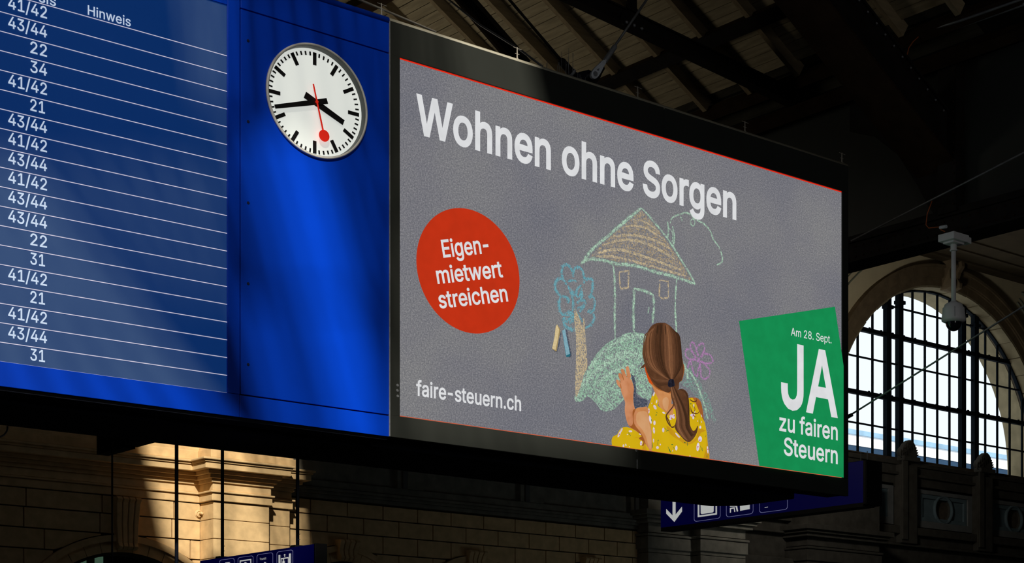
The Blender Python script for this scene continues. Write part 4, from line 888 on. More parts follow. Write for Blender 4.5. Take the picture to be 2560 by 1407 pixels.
def stroke(mb, px, wpx, fn, sm=4, rough_=.18, taper=True):
    l = [S(*p) for p in (smooth_loop(px, sm, False) if sm else px)]
    # resample so the edge can waver like chalk
    L = [Vector(p) for p in l]; q = [L[0]]
    for a, b in zip(L, L[1:]):
        n = max(1, int((b - a).length / .03)); q += [a.lerp(b, (k + 1) / n) for k in range(n)]
    ww = []
    for i in range(len(q)):
        e = min(i, len(q) - 1 - i); ww.append(wpx * .0037 * random.uniform(1 - rough_, 1 + rough_) * (min(1, .55 + e * .2) if taper else 1))
    mb.strip(q, ww, fn)
    if taper and wpx > 2: HALO.append(([(p.x, p.y) for p in q], [w_ * 1.75 for w_ in ww]))
# edge lines of the lit area
obj('edge_line', MB().plate([rect(AX0, AX1, AZ1 - .013, AZ1)], layer(), 0), 'p_line', pic)
obj('edge_line', MB().plate([rect(AX0, AX1, AZ0, AZ0 + .007)], layer(), 0), 'p_line2', pic)

# chalk drawing ------------------------------------------------
f1 = layer()
area_('chalk_mound', z6([(215, 800), (250, 690), (300, 560), (365, 440), (430, 350), (520, 268), (640, 214), (760, 200), (860, 225), (900, 500), (900, 770), (820, 770), (740, 720), (640, 800), (560, 880), (460, 890), (410, 830), (330, 760), (280, 800)]), 'ck_green_thin', 3, f1)
area_('chalk_mound', z6([(1165, 430), (1220, 470), (1300, 560), (1360, 660), (1420, 780), (1480, 960), (1470, 1000), (1410, 900), (1400, 980), (1330, 800), (1240, 690), (1165, 640)]), 'ck_green_faint', 3, f1)
mb = MB(); f2 = layer()
for pts, w_ in (([(215, 795), (260, 690), (320, 560), (400, 430), (500, 330), (600, 265), (720, 225), (840, 225)], 9), ([(330, 600), (450, 480), (600, 380), (720, 360), (820, 400)], 9),
                ([(300, 650), (420, 520), (560, 430), (700, 400), (820, 430)], 9), ([(400, 640), (520, 560), (640, 500), (760, 480)], 8), ([(640, 215), (760, 205), (850, 215)], 8), ([(450, 700), (560, 620), (680, 560)], 7), ([(700, 640), (800, 700), (890, 760)], 6),
                ([(1225, 515), (1290, 600), (1340, 720), (1380, 840), (1415, 970)], 4), ([(1180, 450), (1215, 520), (1230, 600)], 6)):
    stroke(mb, z6(pts), w_, f2)
obj('chalk_mound_strokes', mb, 'ck_green', pic, kind='stuff'); halo('chalk_dust', 'ck_green_thin')
# roof hatching then outline
f3 = layer()
area_('chalk_roof_fill', z5([(852, 150), (560, 400), (400, 560), (620, 590), (900, 640), (1280, 740), (1110, 470), (960, 270)]), 'ck_sand_thin', 0, f3)
mb = MB(); f4 = layer()
for pts, w_ in (([(780, 230), (880, 250), (1000, 330)], 6), ([(700, 290), (860, 290), (1050, 400)], 6), ([(610, 370), (800, 360), (1000, 420), (1100, 480)], 8), ([(540, 440), (700, 400), (900, 430), (1130, 560)], 8),
                ([(480, 510), (650, 480), (850, 530), (1180, 650)], 8), ([(430, 545), (620, 540), (900, 610), (1220, 700)], 7), ([(620, 610), (800, 620), (1000, 670)], 5)):
    stroke(mb, z5(pts), w_, f4)
obj('chalk_roof_hatching', mb, 'ck_sand', pic, kind='stuff'); halo('chalk_dust', 'ck_sand_faint')
mb = MB(); f5 = layer()
for pts, w_ in (([(352, 590), (460, 460), (600, 340), (740, 220), (852, 132)], 6.5), ([(350, 590), (430, 490), (600, 350), (850, 140)], 4), ([(855, 132), (960, 250), (1080, 400), (1180, 560), (1250, 670), (1305, 770)], 5),
                ([(345, 600), (430, 558), (560, 575), (640, 600), (800, 615), (960, 665), (1120, 705), (1300, 768)], 7)):
    stroke(mb, z5(pts), w_, f5)
obj('chalk_roof_outline', mb, 'ck_green', pic, kind='stuff'); halo('chalk_dust', 'ck_green_dust')
mb = MB(); f6 = layer()
for pts, w_ in (([(612, 600), (625, 700), (630, 900), (628, 1080), (632, 1235)], 5.5), ([(1150, 710), (1138, 850), (1135, 1000), (1142, 1120), (1148, 1230)], 5),
                ([(790, 1200), (785, 1000), (790, 870), (792, 800)], 7), ([(790, 805), (870, 825), (955, 860)], 6), ([(952, 860), (955, 980), (945, 1100)], 6.5), ([(915, 960), (908, 1020)], 4),
                ([(1070, 245), (1078, 330), (1068, 400)], 4), ([(1112, 285), (1128, 370), (1118, 460)], 4.5), ([(1078, 300), (1112, 340), (1108, 420)], 3)):
    stroke(mb, z5(pts), w_, f6)
obj('chalk_house_lines', mb, 'ck_green', pic, kind='stuff'); halo('chalk_dust', 'ck_green_dust')
mb = MB(); f7 = layer()
stroke(mb, z5([(1092, 262), (1110, 215), (1160, 190), (1210, 172), (1260, 185), (1300, 225), (1380, 270), (1430, 330), (1450, 390), (1500, 460), (1528, 540), (1520, 590), (1480, 608)]), 4, f7)
stroke(mb, z5([(1160, 190), (1185, 215), (1190, 245)]), 3, f7)
stroke(mb, z5([(1262, 240), (1270, 275), (1290, 280), (1300, 245), (1280, 225), (1262, 240)]), 3.4, f7)
obj('chalk_smoke', mb, 'ck_green', pic, kind='stuff'); halo('chalk_dust', 'ck_green_dust')
mb = MB(); f8 = layer()
stroke(mb, z5([(665, 670), (705, 665), (745, 658), (742, 730), (740, 800), (675, 808), (668, 730), (665, 672)]), 4.5, f8, 0)
stroke(mb, z5([(1005, 735), (1075, 748), (1075, 820), (1078, 885), (1020, 890), (1000, 870), (1003, 800), (1005, 738)]), 4.2, f8, 0)
obj('chalk_windows', mb, 'ck_sand', pic, kind='stuff'); halo('chalk_dust', 'ck_sand_faint')
# tree
mb = MB(); f9 = layer()
for pts, w_ in (([(150, 240), (132, 150), (150, 85), (200, 90), (235, 150), (240, 200)], 6), ([(240, 200), (250, 130), (290, 105), (330, 140), (345, 200), (345, 260)], 6), ([(345, 240), (380, 215), (420, 225), (425, 300), (405, 370)], 6),
                ([(400, 370), (440, 400), (445, 460), (430, 520), (375, 530)], 6), ([(430, 530), (440, 590), (410, 650), (350, 690)], 6), ([(180, 270), (130, 215), (80, 235), (70, 300), (100, 360), (140, 385)], 7),
                ([(140, 380), (190, 400), (190, 450)], 7), ([(120, 385), (105, 450), (120, 530), (150, 560)], 7), ([(150, 560), (220, 545), (230, 600), (170, 610), (150, 580)], 12), ([(150, 600), (165, 670), (220, 690), (285, 695)], 9),
                ([(190, 240), (240, 230), (280, 245)], 5), ([(190, 280), (220, 350), (240, 420), (235, 520)], 7), ([(320, 275), (280, 310), (270, 370), (300, 380), (325, 300)], 6), ([(330, 330), (320, 400), (280, 450)], 6), ([(355, 420), (340, 480), (300, 530)], 6),
                ([(240, 480), (290, 560), (340, 640)], 5), ([(270, 440), (340, 420), (350, 460), (280, 500)], 6), ([(200, 300), (260, 380)], 9), ([(385, 380), (420, 390)], 9), ([(380, 520), (420, 530)], 10)):
    stroke(mb, t4(pts), w_, f9)
obj('chalk_tree_crown', mb, 'ck_blue', pic, kind='stuff'); halo('chalk_dust', 'ck_blue_dust')
f10 = layer()
area_('chalk_tree_trunk', t4([(255, 500), (280, 540), (310, 620), (328, 680), (336, 590), (348, 620), (356, 760), (372, 960), (372, 1060), (340, 1130), (310, 1240), (270, 1340), (258, 1250), (266, 1000), (266, 760), (250, 600)]), 'ck_sand', 2, f10)
# flower
mb = MB(); f11 = layer()
for pts in ([(1130, 720), (1060, 640), (1030, 540), (1030, 480), (1070, 460), (1100, 500), (1140, 600), (1175, 690)], [(1170, 700), (1130, 590), (1180, 510), (1250, 480), (1275, 570), (1250, 650), (1200, 730)],
            [(1110, 740), (1060, 760), (980, 740), (935, 660), (960, 590), (1040, 590), (1090, 680), (1130, 720)], [(1210, 740), (1280, 660), (1370, 690), (1425, 770), (1390, 820), (1290, 830), (1220, 780)],
            [(1190, 780), (1250, 830), (1320, 880), (1370, 980), (1350, 1060), (1280, 1110), (1220, 1060), (1210, 960), (1200, 820)], [(1130, 760), (1060, 760), (1000, 830), (980, 930)], [(1180, 790), (1190, 880), (1160, 960), (1150, 1050), (1090, 1010), (1060, 900), (1050, 800), (1110, 760)],
            [(1100, 720), (1190, 760), (1140, 790), (1100, 740)]):
    stroke(mb, g1(pts), 4.6, f11)
obj('chalk_flower', mb, 'ck_pink', pic, kind='stuff'); halo('chalk_dust', 'ck_pink_dust')
# the two chalk sticks of the picture
f12, f13 = layer(), layer()
area_('stick_shade', t4([(60, 905), (40, 890), (85, 900), (120, 720), (128, 740), (100, 880), (85, 915)]), 'ck_shadow', 0, f12)
area_('chalk_stick', t4([(38, 880), (62, 760), (72, 670), (86, 648), (112, 690), (117, 712), (98, 800), (82, 905), (70, 905)]), 'p_ck1s', 0, f13)
area_('chalk_stick', t4([(38, 875), (62, 760), (72, 670), (86, 650), (105, 700), (92, 790), (70, 893)]), 'p_ck1', 0, layer())
area_('stick_shade', t4([(165, 690), (180, 700), (225, 950), (200, 965), (180, 800)]), 'ck_shadow', 0, f12)
area_('chalk_stick', t4([(133, 708), (160, 692), (212, 935), (205, 955), (175, 960), (168, 945)]), 'p_ck2s', 0, f13)
area_('chalk_stick', t4([(133, 708), (160, 692), (206, 928), (170, 944)]), 'p_ck2', 0, layer())

# the girl in the picture: seen from behind, hand on the drawing --------------------
fs = layer()
area_('hand_shade', g2([(375, 200), (430, 260), (450, 420), (470, 520), (600, 560), (590, 650), (480, 660), (430, 680), (410, 500), (415, 380)]), 'ck_shadow', 3, fs)
fa = layer()
area_('right_shoulder', g3([(735, 300), (850, 292), (900, 310), (945, 365), (975, 480), (992, 640), (1003, 705), (960, 640), (900, 520), (840, 400)]), 'p_skin_dark', 3, fa)
area_('neck', g2([(640, 310), (680, 380), (710, 450), (765, 570), (768, 640), (870, 745), (940, 650), (930, 420), (800, 400)]), 'p_skin', 3, fa)
area_('neck_light', g2([(820, 560), (870, 520), (905, 560), (900, 650), (875, 715), (830, 660)]), 'p_skin_light', 3, layer())
area_('neck_shade', g2([(640, 310), (690, 360), (760, 420), (860, 450), (930, 470), (935, 400), (800, 360)]), 'p_skin_dark', 3, layer())
fh = layer()
area_('forearm', g2([(228, 400), (240, 460), (268, 530), (290, 600), (285, 700), (298, 800), (330, 905), (380, 965), (450, 1005), (500, 1000), (520, 900), (470, 740), (432, 690), (410, 610), (405, 500), (414, 400), (395, 320), (370, 270), (300, 250), (225, 290)]), 'p_skin_pink', 3, fh)
for nm, pts in (('finger', [(300, 110), (322, 86), (342, 100), (356, 165), (372, 240), (340, 270), (318, 235), (306, 160)]), ('finger', [(230, 140), (250, 124), (270, 135), (292, 185), (312, 240), (300, 275), (268, 262), (246, 200)]),
                ('finger', [(195, 200), (212, 182), (230, 190), (248, 225), (268, 275), (255, 305), (225, 295), (205, 245)]), ('finger', [(164, 292), (178, 276), (198, 285), (222, 325), (242, 350), (235, 395), (212, 385), (180, 345)])):
    area_(nm, g2(pts), 'p_skin_pink', 3, fh)
fg = layer()
for pts in ([(232, 190), (250, 230), (268, 290), (272, 270), (252, 215)], [(318, 235), (316, 190), (310, 235), (314, 245)], [(205, 290), (222, 315), (232, 318), (214, 288)], [(222, 355), (214, 320), (232, 350), (238, 400), (228, 400)]):
    area_('finger_gap', g2(pts), 'p_skin_dark', 2, fg)
area_('arm_shade', g2([(395, 720), (440, 690), (408, 780), (420, 900), (500, 1010), (560, 1120), (600, 1270), (575, 1260), (520, 1090), (450, 1000), (380, 960), (330, 905), (370, 930), (400, 880)]), 'p_skin_dark', 3, fg)
area_('upper_arm', g2([(440, 690), (480, 670), (540, 664), (608, 672), (640, 880), (662, 1010), (668, 1235), (650, 1290), (604, 1290), (580, 1200), (545, 1110), (500, 1030), (430, 950), (405, 860), (408, 760)]), 'p_skin', 3, fh)
area_('upper_arm_light', g2([(450, 760), (520, 720), (600, 740), (630, 900), (655, 1040), (655, 1230), (620, 1230), (590, 1100), (530, 980), (450, 880)]), 'p_skin_light', 3, layer())
fd = layer()
area_('sleeve_of_knee', g2([(105, 1230), (98, 1120), (130, 1068), (175, 1050), (200, 1000), (240, 955), (300, 943), (370, 960), (440, 1000), (500, 1045), (545, 1110), (570, 1180), (600, 1290), (105, 1290)]), 'p_yellow', 3, fd)
area_('back_skin', g3([(380, 400), (540, 400), (540, 600), (400, 600), (340, 560)]), 'p_skin', 0, fa)
area_('dress', g3([(330, 545), (400, 585), (545, 580), (545, 1000), (330, 900)]), 'p_yellow', 0, fd)
area_('dress', g2([(700, 445), (735, 510), (762, 570), (750, 625), (745, 642), (800, 685), (868, 742), (880, 800), (1000, 960), (1126, 1000), (1126, 1400), (640, 1400), (668, 1235), (662, 1010), (640, 880), (608, 672), (640, 590), (660, 520)]), 'p_yellow', 0, fd)
area_('dress', g3([(480, 480), (600, 500), (740, 300), (800, 298), (850, 370), (900, 495), (950, 610), (1005, 705), (1040, 880), (1060, 1100), (1085, 1330), (540, 1330), (480, 900)]), 'p_yellow', 0, layer())
ff = layer()
for pts in (g2([(680, 640), (705, 560), (715, 480), (690, 560), (668, 650)]), g2([(440, 1000), (500, 1045), (545, 1110), (575, 1200), (590, 1290), (520, 1290), (545, 1180), (500, 1085), (400, 1100), (520, 1075)]), g3([(360, 760), (500, 860), (700, 1040), (860, 960), (900, 820), (1030, 850), (940, 880), (880, 1000), (720, 1090), (560, 1000), (420, 900)]),
            g3([(980, 1320), (1040, 1100), (1020, 920), (1060, 1100), (1085, 1330)])):
    area_('cloth_fold', pts, 'p_yellow_fold', 2, ff)
area_('fold_shade', g2([(500, 1085), (530, 1080), (560, 1150), (550, 1200), (520, 1210), (545, 1150), (480, 1110)]), 'p_skin_dark', 2, layer())
pet = MB(); bud = MB(); leaf = MB(); fp, fq, fr_ = layer(), layer(), layer()
def dab(mb, cx, cy, rx, ry, rot, cv, fn, n=10):
    c, s_ = math.cos(rot), math.sin(rot)
    px = cv([(cx + rx * math.cos(t) * c - ry * math.sin(t) * s_, cy + rx * math.cos(t) * s_ + ry * math.sin(t) * c) for t in [k * math.tau / n for k in range(n)]])
    l = clipz(ccw([S(*p) for p in px]))
    if len(l) > 2: mb.plate([l], fn, 0)
for cx, cy, rx, ry, rot in ((690, 480, 10, 32, .3), (205, 1040, 14, 55, .45), (235, 985, 12, 30, .4), (360, 1003, 26, 14, .1), (705, 665, 18, 36, -.5), (728, 585, 9, 28, .2), (620, 715, 9, 38, 0), (640, 840, 18, 60, -.2), (698, 885, 16, 34, 0), (690, 990, 15, 46, -.1),
                            (822, 985, 16, 34, 0), (740, 1232, 20, 20, 0), (685, 1135, 8, 28, 0), (780, 1190, 8, 12, 0), (510, 1170, 16, 34, .1), (262, 1210, 12, 24, 0), (295, 1195, 8, 18, -.3), (318, 1048, 9, 8, 0), (830, 745, 24, 12, .5), (1005, 1238, 16, 34, .1), (660, 610, 6, 9, 0), (345, 1222, 6, 8, 0), (495, 1045, 18, 7, .6)):
    dab(pet, cx, cy, rx, ry, rot, g2, fp)
for cx, cy, rx, ry, rot in ((445, 610, 34, 30, 0), (485, 610, 18, 40, 0), (430, 650, 22, 18, 0), (800, 590, 40, 26, 0), (810, 635, 16, 24, 0), (925, 990, 32, 50, 0), (888, 1120, 26, 74, .1), (928, 790, 17, 26, 0), (530, 1145, 17, 36, .1), (1052, 1170, 12, 66, -.1), (545, 925, 14, 55, -.7), (575, 955, 12, 12, 0), (820, 430, 9, 34, 0), (465, 1185, 7, 14, 0), (948, 600, 6, 26, -.4), (884, 688, 7, 9, 0), (950, 703, 6, 14, 0), (715, 1268, 0.1, 0.1, 0), (755, 1274, 12, 7, 0), (835, 530, 8, 20, 0)):
    dab(pet, cx, cy, rx, ry, rot, g3, fp)
for cx, cy in ((205, 1045), (690, 985), (510, 1175), (620, 715)): dab(bud, cx, cy, 5, 12, .2, g2, fq)
for cx, cy in ((920, 1008), (888, 1120), (490, 600), (445, 640), (808, 600), (1055, 1160)): dab(bud, cx, cy, 8, 13, .3, g3, fq)
for cx, cy, rx, ry, rot in ((880, 995, 5, 24, 1.2), (850, 970, 3, 24, -.9), (742, 1180, 3, 30, 0), (748, 1135, 5, 14, .4), (912, 1275, 7, 30, -.4), (895, 1240, 3, 28, -.4), (945, 1190, 12, 6, 0), (345, 1045, 4, 34, -.6), (720, 775, 6, 13, .4), (668, 1200, 4, 46, -.1), (730, 740, 3, 16, -.8), (970, 1240, 3, 26, -.5), (655, 850, 4, 20, -.2)):
    dab(leaf, cx, cy, rx, ry, rot, g2, fr_)
for cx, cy, rx, ry, rot in ((912, 700, 4, 50, -.1), (940, 1140, 3, 60, -.4), (915, 1190, 3, 22, .5), (710, 1070, 4, 40, 0), (668, 1048, 10, 8, 0), (768, 400, 12, 10, 0), (1040, 1280, 5, 24, 0), (800, 440, 3, 30, -.4), (1020, 940, 3, 20, .2), (960, 1160, 3, 40, -.2)):
    dab(leaf, cx, cy, rx, ry, rot, g3, fr_)
obj('dress_blossoms', pet, 'p_petal', pic); obj('blossom_centres', bud, 'p_bud', pic); obj('dress_leaves', leaf, 'p_leaf', pic)
# ears, head
fe = layer()
area_('ear', g1([(202, 850), (214, 960), (240, 1050), (262, 1120), (290, 1180), (345, 1200), (335, 1110), (290, 1020), (250, 920)]), 'p_ear', 3, fe)
area_('ear', g1([(870, 830), (893, 860), (906, 920), (895, 1010), (870, 1110), (840, 1145), (850, 1000)]), 'p_ear2', 3, fe)
fhb = layer()
head = [(510, 122), (430, 125), (335, 168), (262, 270), (222, 380), (200, 470), (175, 560), (165, 640), (178, 740), (205, 850), (235, 960), (290, 1080), (345, 1180), (430, 1265), (520, 1315), (620, 1350), (700, 1300), (800, 1285), (808, 1180), (855, 1130), (885, 1000), (885, 860), (862, 720), (845, 580), (805, 420), (745, 290), (655, 180), (570, 128)]
area_('hair', g1(head), 'p_hairbase', 3, fhb)
area_('hair_wisp', g1([(205, 840), (160, 880), (115, 940), (150, 920), (200, 900)]), 'p_hairbase', 2, fhb)
tail = [(425, 105), (490, 98), (545, 160), (600, 150), (660, 165), (712, 225), (728, 300), (738, 400), (745, 520), (742, 640), (755, 760), (800, 850), (845, 830), (878, 765), (884, 800), (868, 880), (820, 970), (760, 1030), (715, 1040), (650, 1000), (580, 920), (520, 850), (500, 780), (520, 660), (515, 520), (475, 400), (440, 300), (430, 200)]
area_('ponytail', g3(tail), 'p_hairbase', 3, fhb)
# strands: many thin curved ribbons, each with its own tone
def strand_mesh(name, items, fn):
    mb = MB(); cols = []
    for px, w0, c in items:
        l = [S(*p) for p in smooth_loop(px, 5, False)]; n0 = len(mb.v)
        m = len(l); mb.strip(l, [w0 * .0037 * (.35 + .65 * math.sin(math.pi * min(1, (k + .6) / m))) for k in range(m)], fn)
        cols += [c] * (len(mb.v) - n0)
    o = obj(name, mb, 'p_hair', pic); ca = o.data.color_attributes.new('strand', 'FLOAT_COLOR', 'POINT')
    for i, c in enumerate(cols): ca.data[i].color = (*lin(c), 1)
    return o
tones = [(70, 46, 30), (84, 54, 36), (98, 64, 42), (112, 74, 50), (126, 84, 58), (140, 94, 64), (156, 106, 72), (172, 120, 80)]
R2 = random.Random(3)
def tone(t, x):     # the picture's own colouring: dark crown, lighter middle, dark hollow
    k = 3.0 + 2.6 * math.sin(x * 11.5 + .2) + R2.uniform(-1.6, 1.6); return tones[max(0, min(7, int(k)))]
it = []
for i in range(150):
    x = R2.random(); sx = 300 + (735 - 300) * x; sy = 128 + 420 * (abs(x - .5) ** 2.2) * 1.6
    mx_ = 178 + (868 - 178) * x ** .95; m2 = 270 + (862 - 270) * x; ex = 628 + 78 * x
    pts = [(sx, sy + R2.uniform(0, 30)), ((sx + mx_) / 2 - (40 if x < .5 else -30) * abs(x - .5) * 2, 350), (mx_, 640), (m2 * .55 + mx_ * .45 + (x < .45) * 30, 880), (m2 * .4 + ex * .6, 1045 + 20 * abs(x - .5)), (ex, 1122)]
    it.append((g1(pts), R2.uniform(1.2, 2.6), tone(0, x)))
for i in range(50):      # lower left sweep to the tie
    x = R2.random()
    pts = [(175 + 40 * x, 560 + 260 * x), (215 + 60 * x, 850 + 140 * x), (320 + 50 * x, 1070 + 90 * x), (480, 1120 + 110 * x), (620, 1130 + 75 * x)]
    it.append((g1(pts), R2.uniform(1.1, 2.2), tones[max(0, min(7, int(4.6 - 3.4 * x + R2.uniform(-1, 1))))]))
strand_mesh('hair_strands', it, layer())
it = []
for x, y0, y1 in ((480, 700, 900), (560, 760, 960), (600, 780, 1000)):
    it.append((g1([(x, y0), ((x + 620) / 2, (y0 + y1) / 2 + 10), (640, y1 + 60)]), 3.4, (52, 30, 16))) if y0 > 860 else None
for x in (430, 500, 560): it.append((g1([(x, 150 + abs(x - 500) * .25), (x - (500 - x) * .05, 230), (x + (x - 500) * .12, 330)]), 3.0, (60, 42, 28)))
strand_mesh('hair_parting', it, layer())
it = []
for i in range(60):
    x = R2.random(); 
    pts = [(430 + 62 * x, 112), (445 + 130 * x, 240 + 20 * x), (500 + 170 * x, 450), (520 + 215 * x, 640), (530 + 220 * x, 790), (600 + 210 * x, 930 - 30 * x), (700 + 160 * x ** 2, 1015 - 130 * x ** 2)]
    it.append((g3(pts), R2.uniform(1.4, 2.8), tones[max(0, min(7, int(5.4 - 4.2 * x + 1.6 * math.sin(x * 14) + R2.uniform(-1, 1))))]))
for i in range(16):
    x = R2.random(); it.append((g3([(560 + 40 * x, 165 - 10 * x), (650 + 30 * x, 190 + 20 * x), (705 + 15 * x, 300), (715 + 20 * x, 450), (700 + 40 * x, 650), (740, 800)]), 2.2, tones[int(3 * R2.random())]))
for i in range(12):
    d_ = R2.uniform(-9, 9); it.append((g3([(478 + d_, 300), (470 + d_, 430), (405 + d_, 520), (352 + d_, 600), (372 + d_, 700), (430 + d_, 780), (500 + d_ * .5, 800)]), 1.5, tones[1 + int(3 * R2.random())]))
for i in range(8):
    d_ = R2.uniform(-7, 7); it.append((g3([(360 + d_, 620), (400 + d_, 700), (440, 790 + d_), (500, 760 + d_), (530, 660)]), 1.6, tones[1 + int(3 * R2.random())]))
for pts in ([(740, 300), (775, 345), (820, 362), (858, 345), (862, 300)], [(738, 330), (780, 355), (830, 370), (866, 350)], [(745, 470), (790, 545), (850, 568), (890, 550), (907, 518)], [(750, 510), (800, 570), (830, 615), (856, 622)], [(815, 440), (832, 490), (820, 535)], [(752, 440), (790, 540), (860, 560)]):
    it.append((g3(pts), 2.2, (104, 60, 34)))
strand_mesh('ponytail_strands', it, layer())
area_('hair_tie', g1([(610, 1180), (625, 1130), (665, 1110), (705, 1118), (722, 1170), (728, 1230), (690, 1245), (650, 1258), (612, 1235)]), 'p_tie', 3, layer())

# campaign shapes and lettering -----------------------------------------------
la, lb = S(1037.6, 648), S(1295.5, 702)
RCX = (la[0] + lb[0]) / 2; RR = (lb[0] - la[0]) / 2
uc = 1162; RCZ = (S(1146, 497)[1] + S(1191, 858)[1]) / 2
obj('red_disc', MB().plate([circ(RCX, RCZ, RR, 96)], layer(), 0), 'p_red', pic)
gq = clipz(ccw([S(*p) for p in ((1843.9, 803.1), (2083.7, 767.3), (2108.5, 936), (2130, 1085), (2130, 1260), (1899, 1196))]))
obj('green_card', MB().plate([gq], layer(), 0), 'p_green', pic)
ft = layer()
def line(s, a, b, h, ref, wt, name='lettering', track=0):
    mb = MB(); text(mb, s, S(*a), S(*b), S(*h), ref, ft, wt, track); obj(name, mb, 'p_white', pic)
hb = S(1180, 371.3)[1]; ht = S(1037.5, 238.5)[1]
mb = MB(); text(mb, 'Wohnen ohne Sorgen', (S(1037, 300)[0], hb), (S(1837.2, 500)[0], hb), (S(1037, 300)[0], ht), CAP, ft, 20); obj('headline', mb, 'p_white', pic)
wb = (S(1039, 989.1)[1] + S(1298.9, 1027.2)[1]) / 2
mb = MB(); text(mb, 'faire-steuern.ch', (S(1037, 990)[0], wb), (S(1299.2, 990)[0], wb), (S(1037, 990)[0], wb + (S(1282.5, 990)[1] - S(1282.5, 1025.3)[1])), CAP, ft, 15); obj('web_address', mb, 'p_white', pic)
line('Eigen-', (1104.8, 644.3), (1220, 632.6), (1098.0, 601.8), CAP, 15)
line('mietwert', (1090.6, 709.8), (1254.6, 692.8), (1085.6, 679.2), XH, 15)
line('streichen', (1095.5, 771.2), (1267.2, 753.1), (1090.5, 740.6), XH, 15)
line('Am 28. Sept.', (1973.6, 838.9), (2074.9, 859.2), (1973.6, 819.3), CAP, 4)
line('JA', (1949.0, 1014.5), (2090.8, 1041), (1949.0, 857), CAP, 17)
line('zu fairen', (1944.5, 1076.0), (2090.6, 1100.4), (1944.5, 1044.5), XH, 14)
line('Steuern', (1955.8, 1136.5), (2090.6, 1159.7), (1955.8, 1093.6), CAP, 14)

# ================================================================ THINGS ROUND THE BOARD
def wire(name, label, cat, pts, r, m, group=None, at=None):
    o = obj(name, MB().tube(pts, r, 8), m, at=at or pts[0], smooth=True); tag(o, label, cat, group); return o
# bird-wire posts along the top edge
places = ['by the joint of blue and black housing', 'just right of the black strut', 'right of the pale clevis', 'near the right third of the black housing', 'at the right corner of the black housing']
for u, pl_ in zip((961, 1300.5, 1602, 1870, 2112.5), places):
    x = S(u, 100)[0]
    t = thing('bird_wire_post', 'thin metal bird-wire post on the board top ' + pl_, 'post', (x, YB + .05, ZT0), 'bird-wire posts along the board top')
    obj('post', MB().tube([(x, YB + .05, ZT0), (x, YB + .05, ZT0 + .125)], [.008, .005], 8), 'birdwire', t)
    obj('foot', MB().lathe([(.001, .012), (.016, .012), (.02, 0)], (x, YB + .05, ZT0), (0, 0, 1), 10), 'birdwire', t)
    obj('cross_wire', MB().tube([(x - .045, YB + .05, ZT0 + .118), (x + .055, YB + .05, ZT0 + .114)], .003, 6), 'birdwire', t)
    obj('cross_wire', MB().tube([(x - .025, YB + .05, ZT0 + .06), (x + .025, YB + .05, ZT0 + .06)], .003, 6), 'birdwire', t)
wire('stay_rod', 'pale rod catching the sun just above the blue top edge', 'rod', [PY(880, -9, 14.25), PY(960, 25, 14.2), PY(1090, 80, 14.12)], .011, 'birdwire')
wire('stay_cable', 'thin bluish steel cable running down to the board top past the black strut', 'cable', [PY(1100, -18, 16.4), PY(1200, 62, 15.6), PY(1300, 124, 14.9), PY(1356, 166, 14.45)], .012, 'wiresteel')
t = thing('roof_strut', 'thick black strut coming down behind the top of the black housing', 'strut', PY(1296, 148, 16))
a, b = PY(1150, -20, 17.2), PY(1310, 165, 16)
obj('bar', MB().beam(a, b, .10, .16, (0, 1, .3)), 'iron', t)
obj('angle', MB().beam(a + Vector((-.09, .05, -.01)), b + Vector((-.09, .05, -.01)), .09, .03, (0, 1, .3)), 'ironbrown', t)
t = thing('suspension_rod', 'black suspension rod with a thick sleeve, left of the pale clevis', 'rod', PY(1462, 192, 14.7))
P = lambda u, v, Y=14.7: PY(u, v, Y)
obj('rod', MB().tube([P(1240, -40, 15.1), P(1403, 151)], .016, 8), 'iron', t, smooth=True)
obj('sleeve', MB().tube([P(1400, 149), P(1404, 154), P(1424, 177), P(1428, 182)], [.03, .045, .045, .045], 14), 'iron', t, smooth=True)
obj('ring', MB().tube([P(1427, 180), P(1431, 185)], .052, 14), 'steel', t, smooth=True)
obj('clevis', MB().tube([P(1430, 184), P(1442, 190), P(1458, 196)], [.03, .035, .03], 10).lathe([(.02, -.02), (.045, -.02), (.045, .02), (.02, .02)], P(1450, 191), (0, 1, 0), 16), 'iron', t)
t = thing('hanger_rod', 'slim grey hanger rod ending in a pale teardrop clevis', 'rod', P(1487, 205))
H = lambda u, v: PY(u, v, 14.55)
obj('rod', MB().tube([H(1630, -20), H(1537, 115)], .014, 8), 'wiresteel', t, smooth=True)
obj('turnbuckle', MB().tube([H(1539, 113), H(1536, 118), H(1513, 152), H(1510, 156)], [.018, .028, .028, .018], 12), 'steel', t, smooth=True)
tear = [(1503.5, 152), (1510.5, 157.5), (1504, 170), (1497, 184), (1490, 194), (1483, 199), (1476.5, 197), (1473.5, 190), (1475.5, 181), (1483, 171), (1494, 161)]
q = H(1482.5, 187)
lp = [(H(*p).x, H(*p).z) for p in smooth_loop(tear, 3)]
lp = ccw(lp)
tri = ccw([(H(*p).x, H(*p).z) for p in ((1487.5, 176), (1493.5, 172), (1492.5, 178.5), (1489, 178.5))])
obj('clevis', MB().plate([lp, tri[::-1], circ(q.x, q.z, .022, 16)[::-1]], wallY(14.55), -.035, -.005), 'fitting', t, label='pale grey teardrop clevis plate', bevel=.003)
obj('clevis_back', MB().plate([[(x + .05, z - .03) for x, z in lp]], wallY(14.55), .05, .08), 'iron', t)
obj('pin', MB().lathe([(.001, -.05), (.024, -.05), (.026, -.035), (.026, .09)], q, (0, 1, 0), 16), 'steel', t)
br = [(1452, 178), (1476, 172), (1503, 185), (1497, 200), (1486, 214), (1462, 206), (1440, 194)]
obj('bracket_plate', MB().plate([ccw([(PY(u, v, 14.6).x, PY(u, v, 14.6).z) for u, v in br])], wallY(14.6), .03, .06), 'underside', t)
sp = MB()
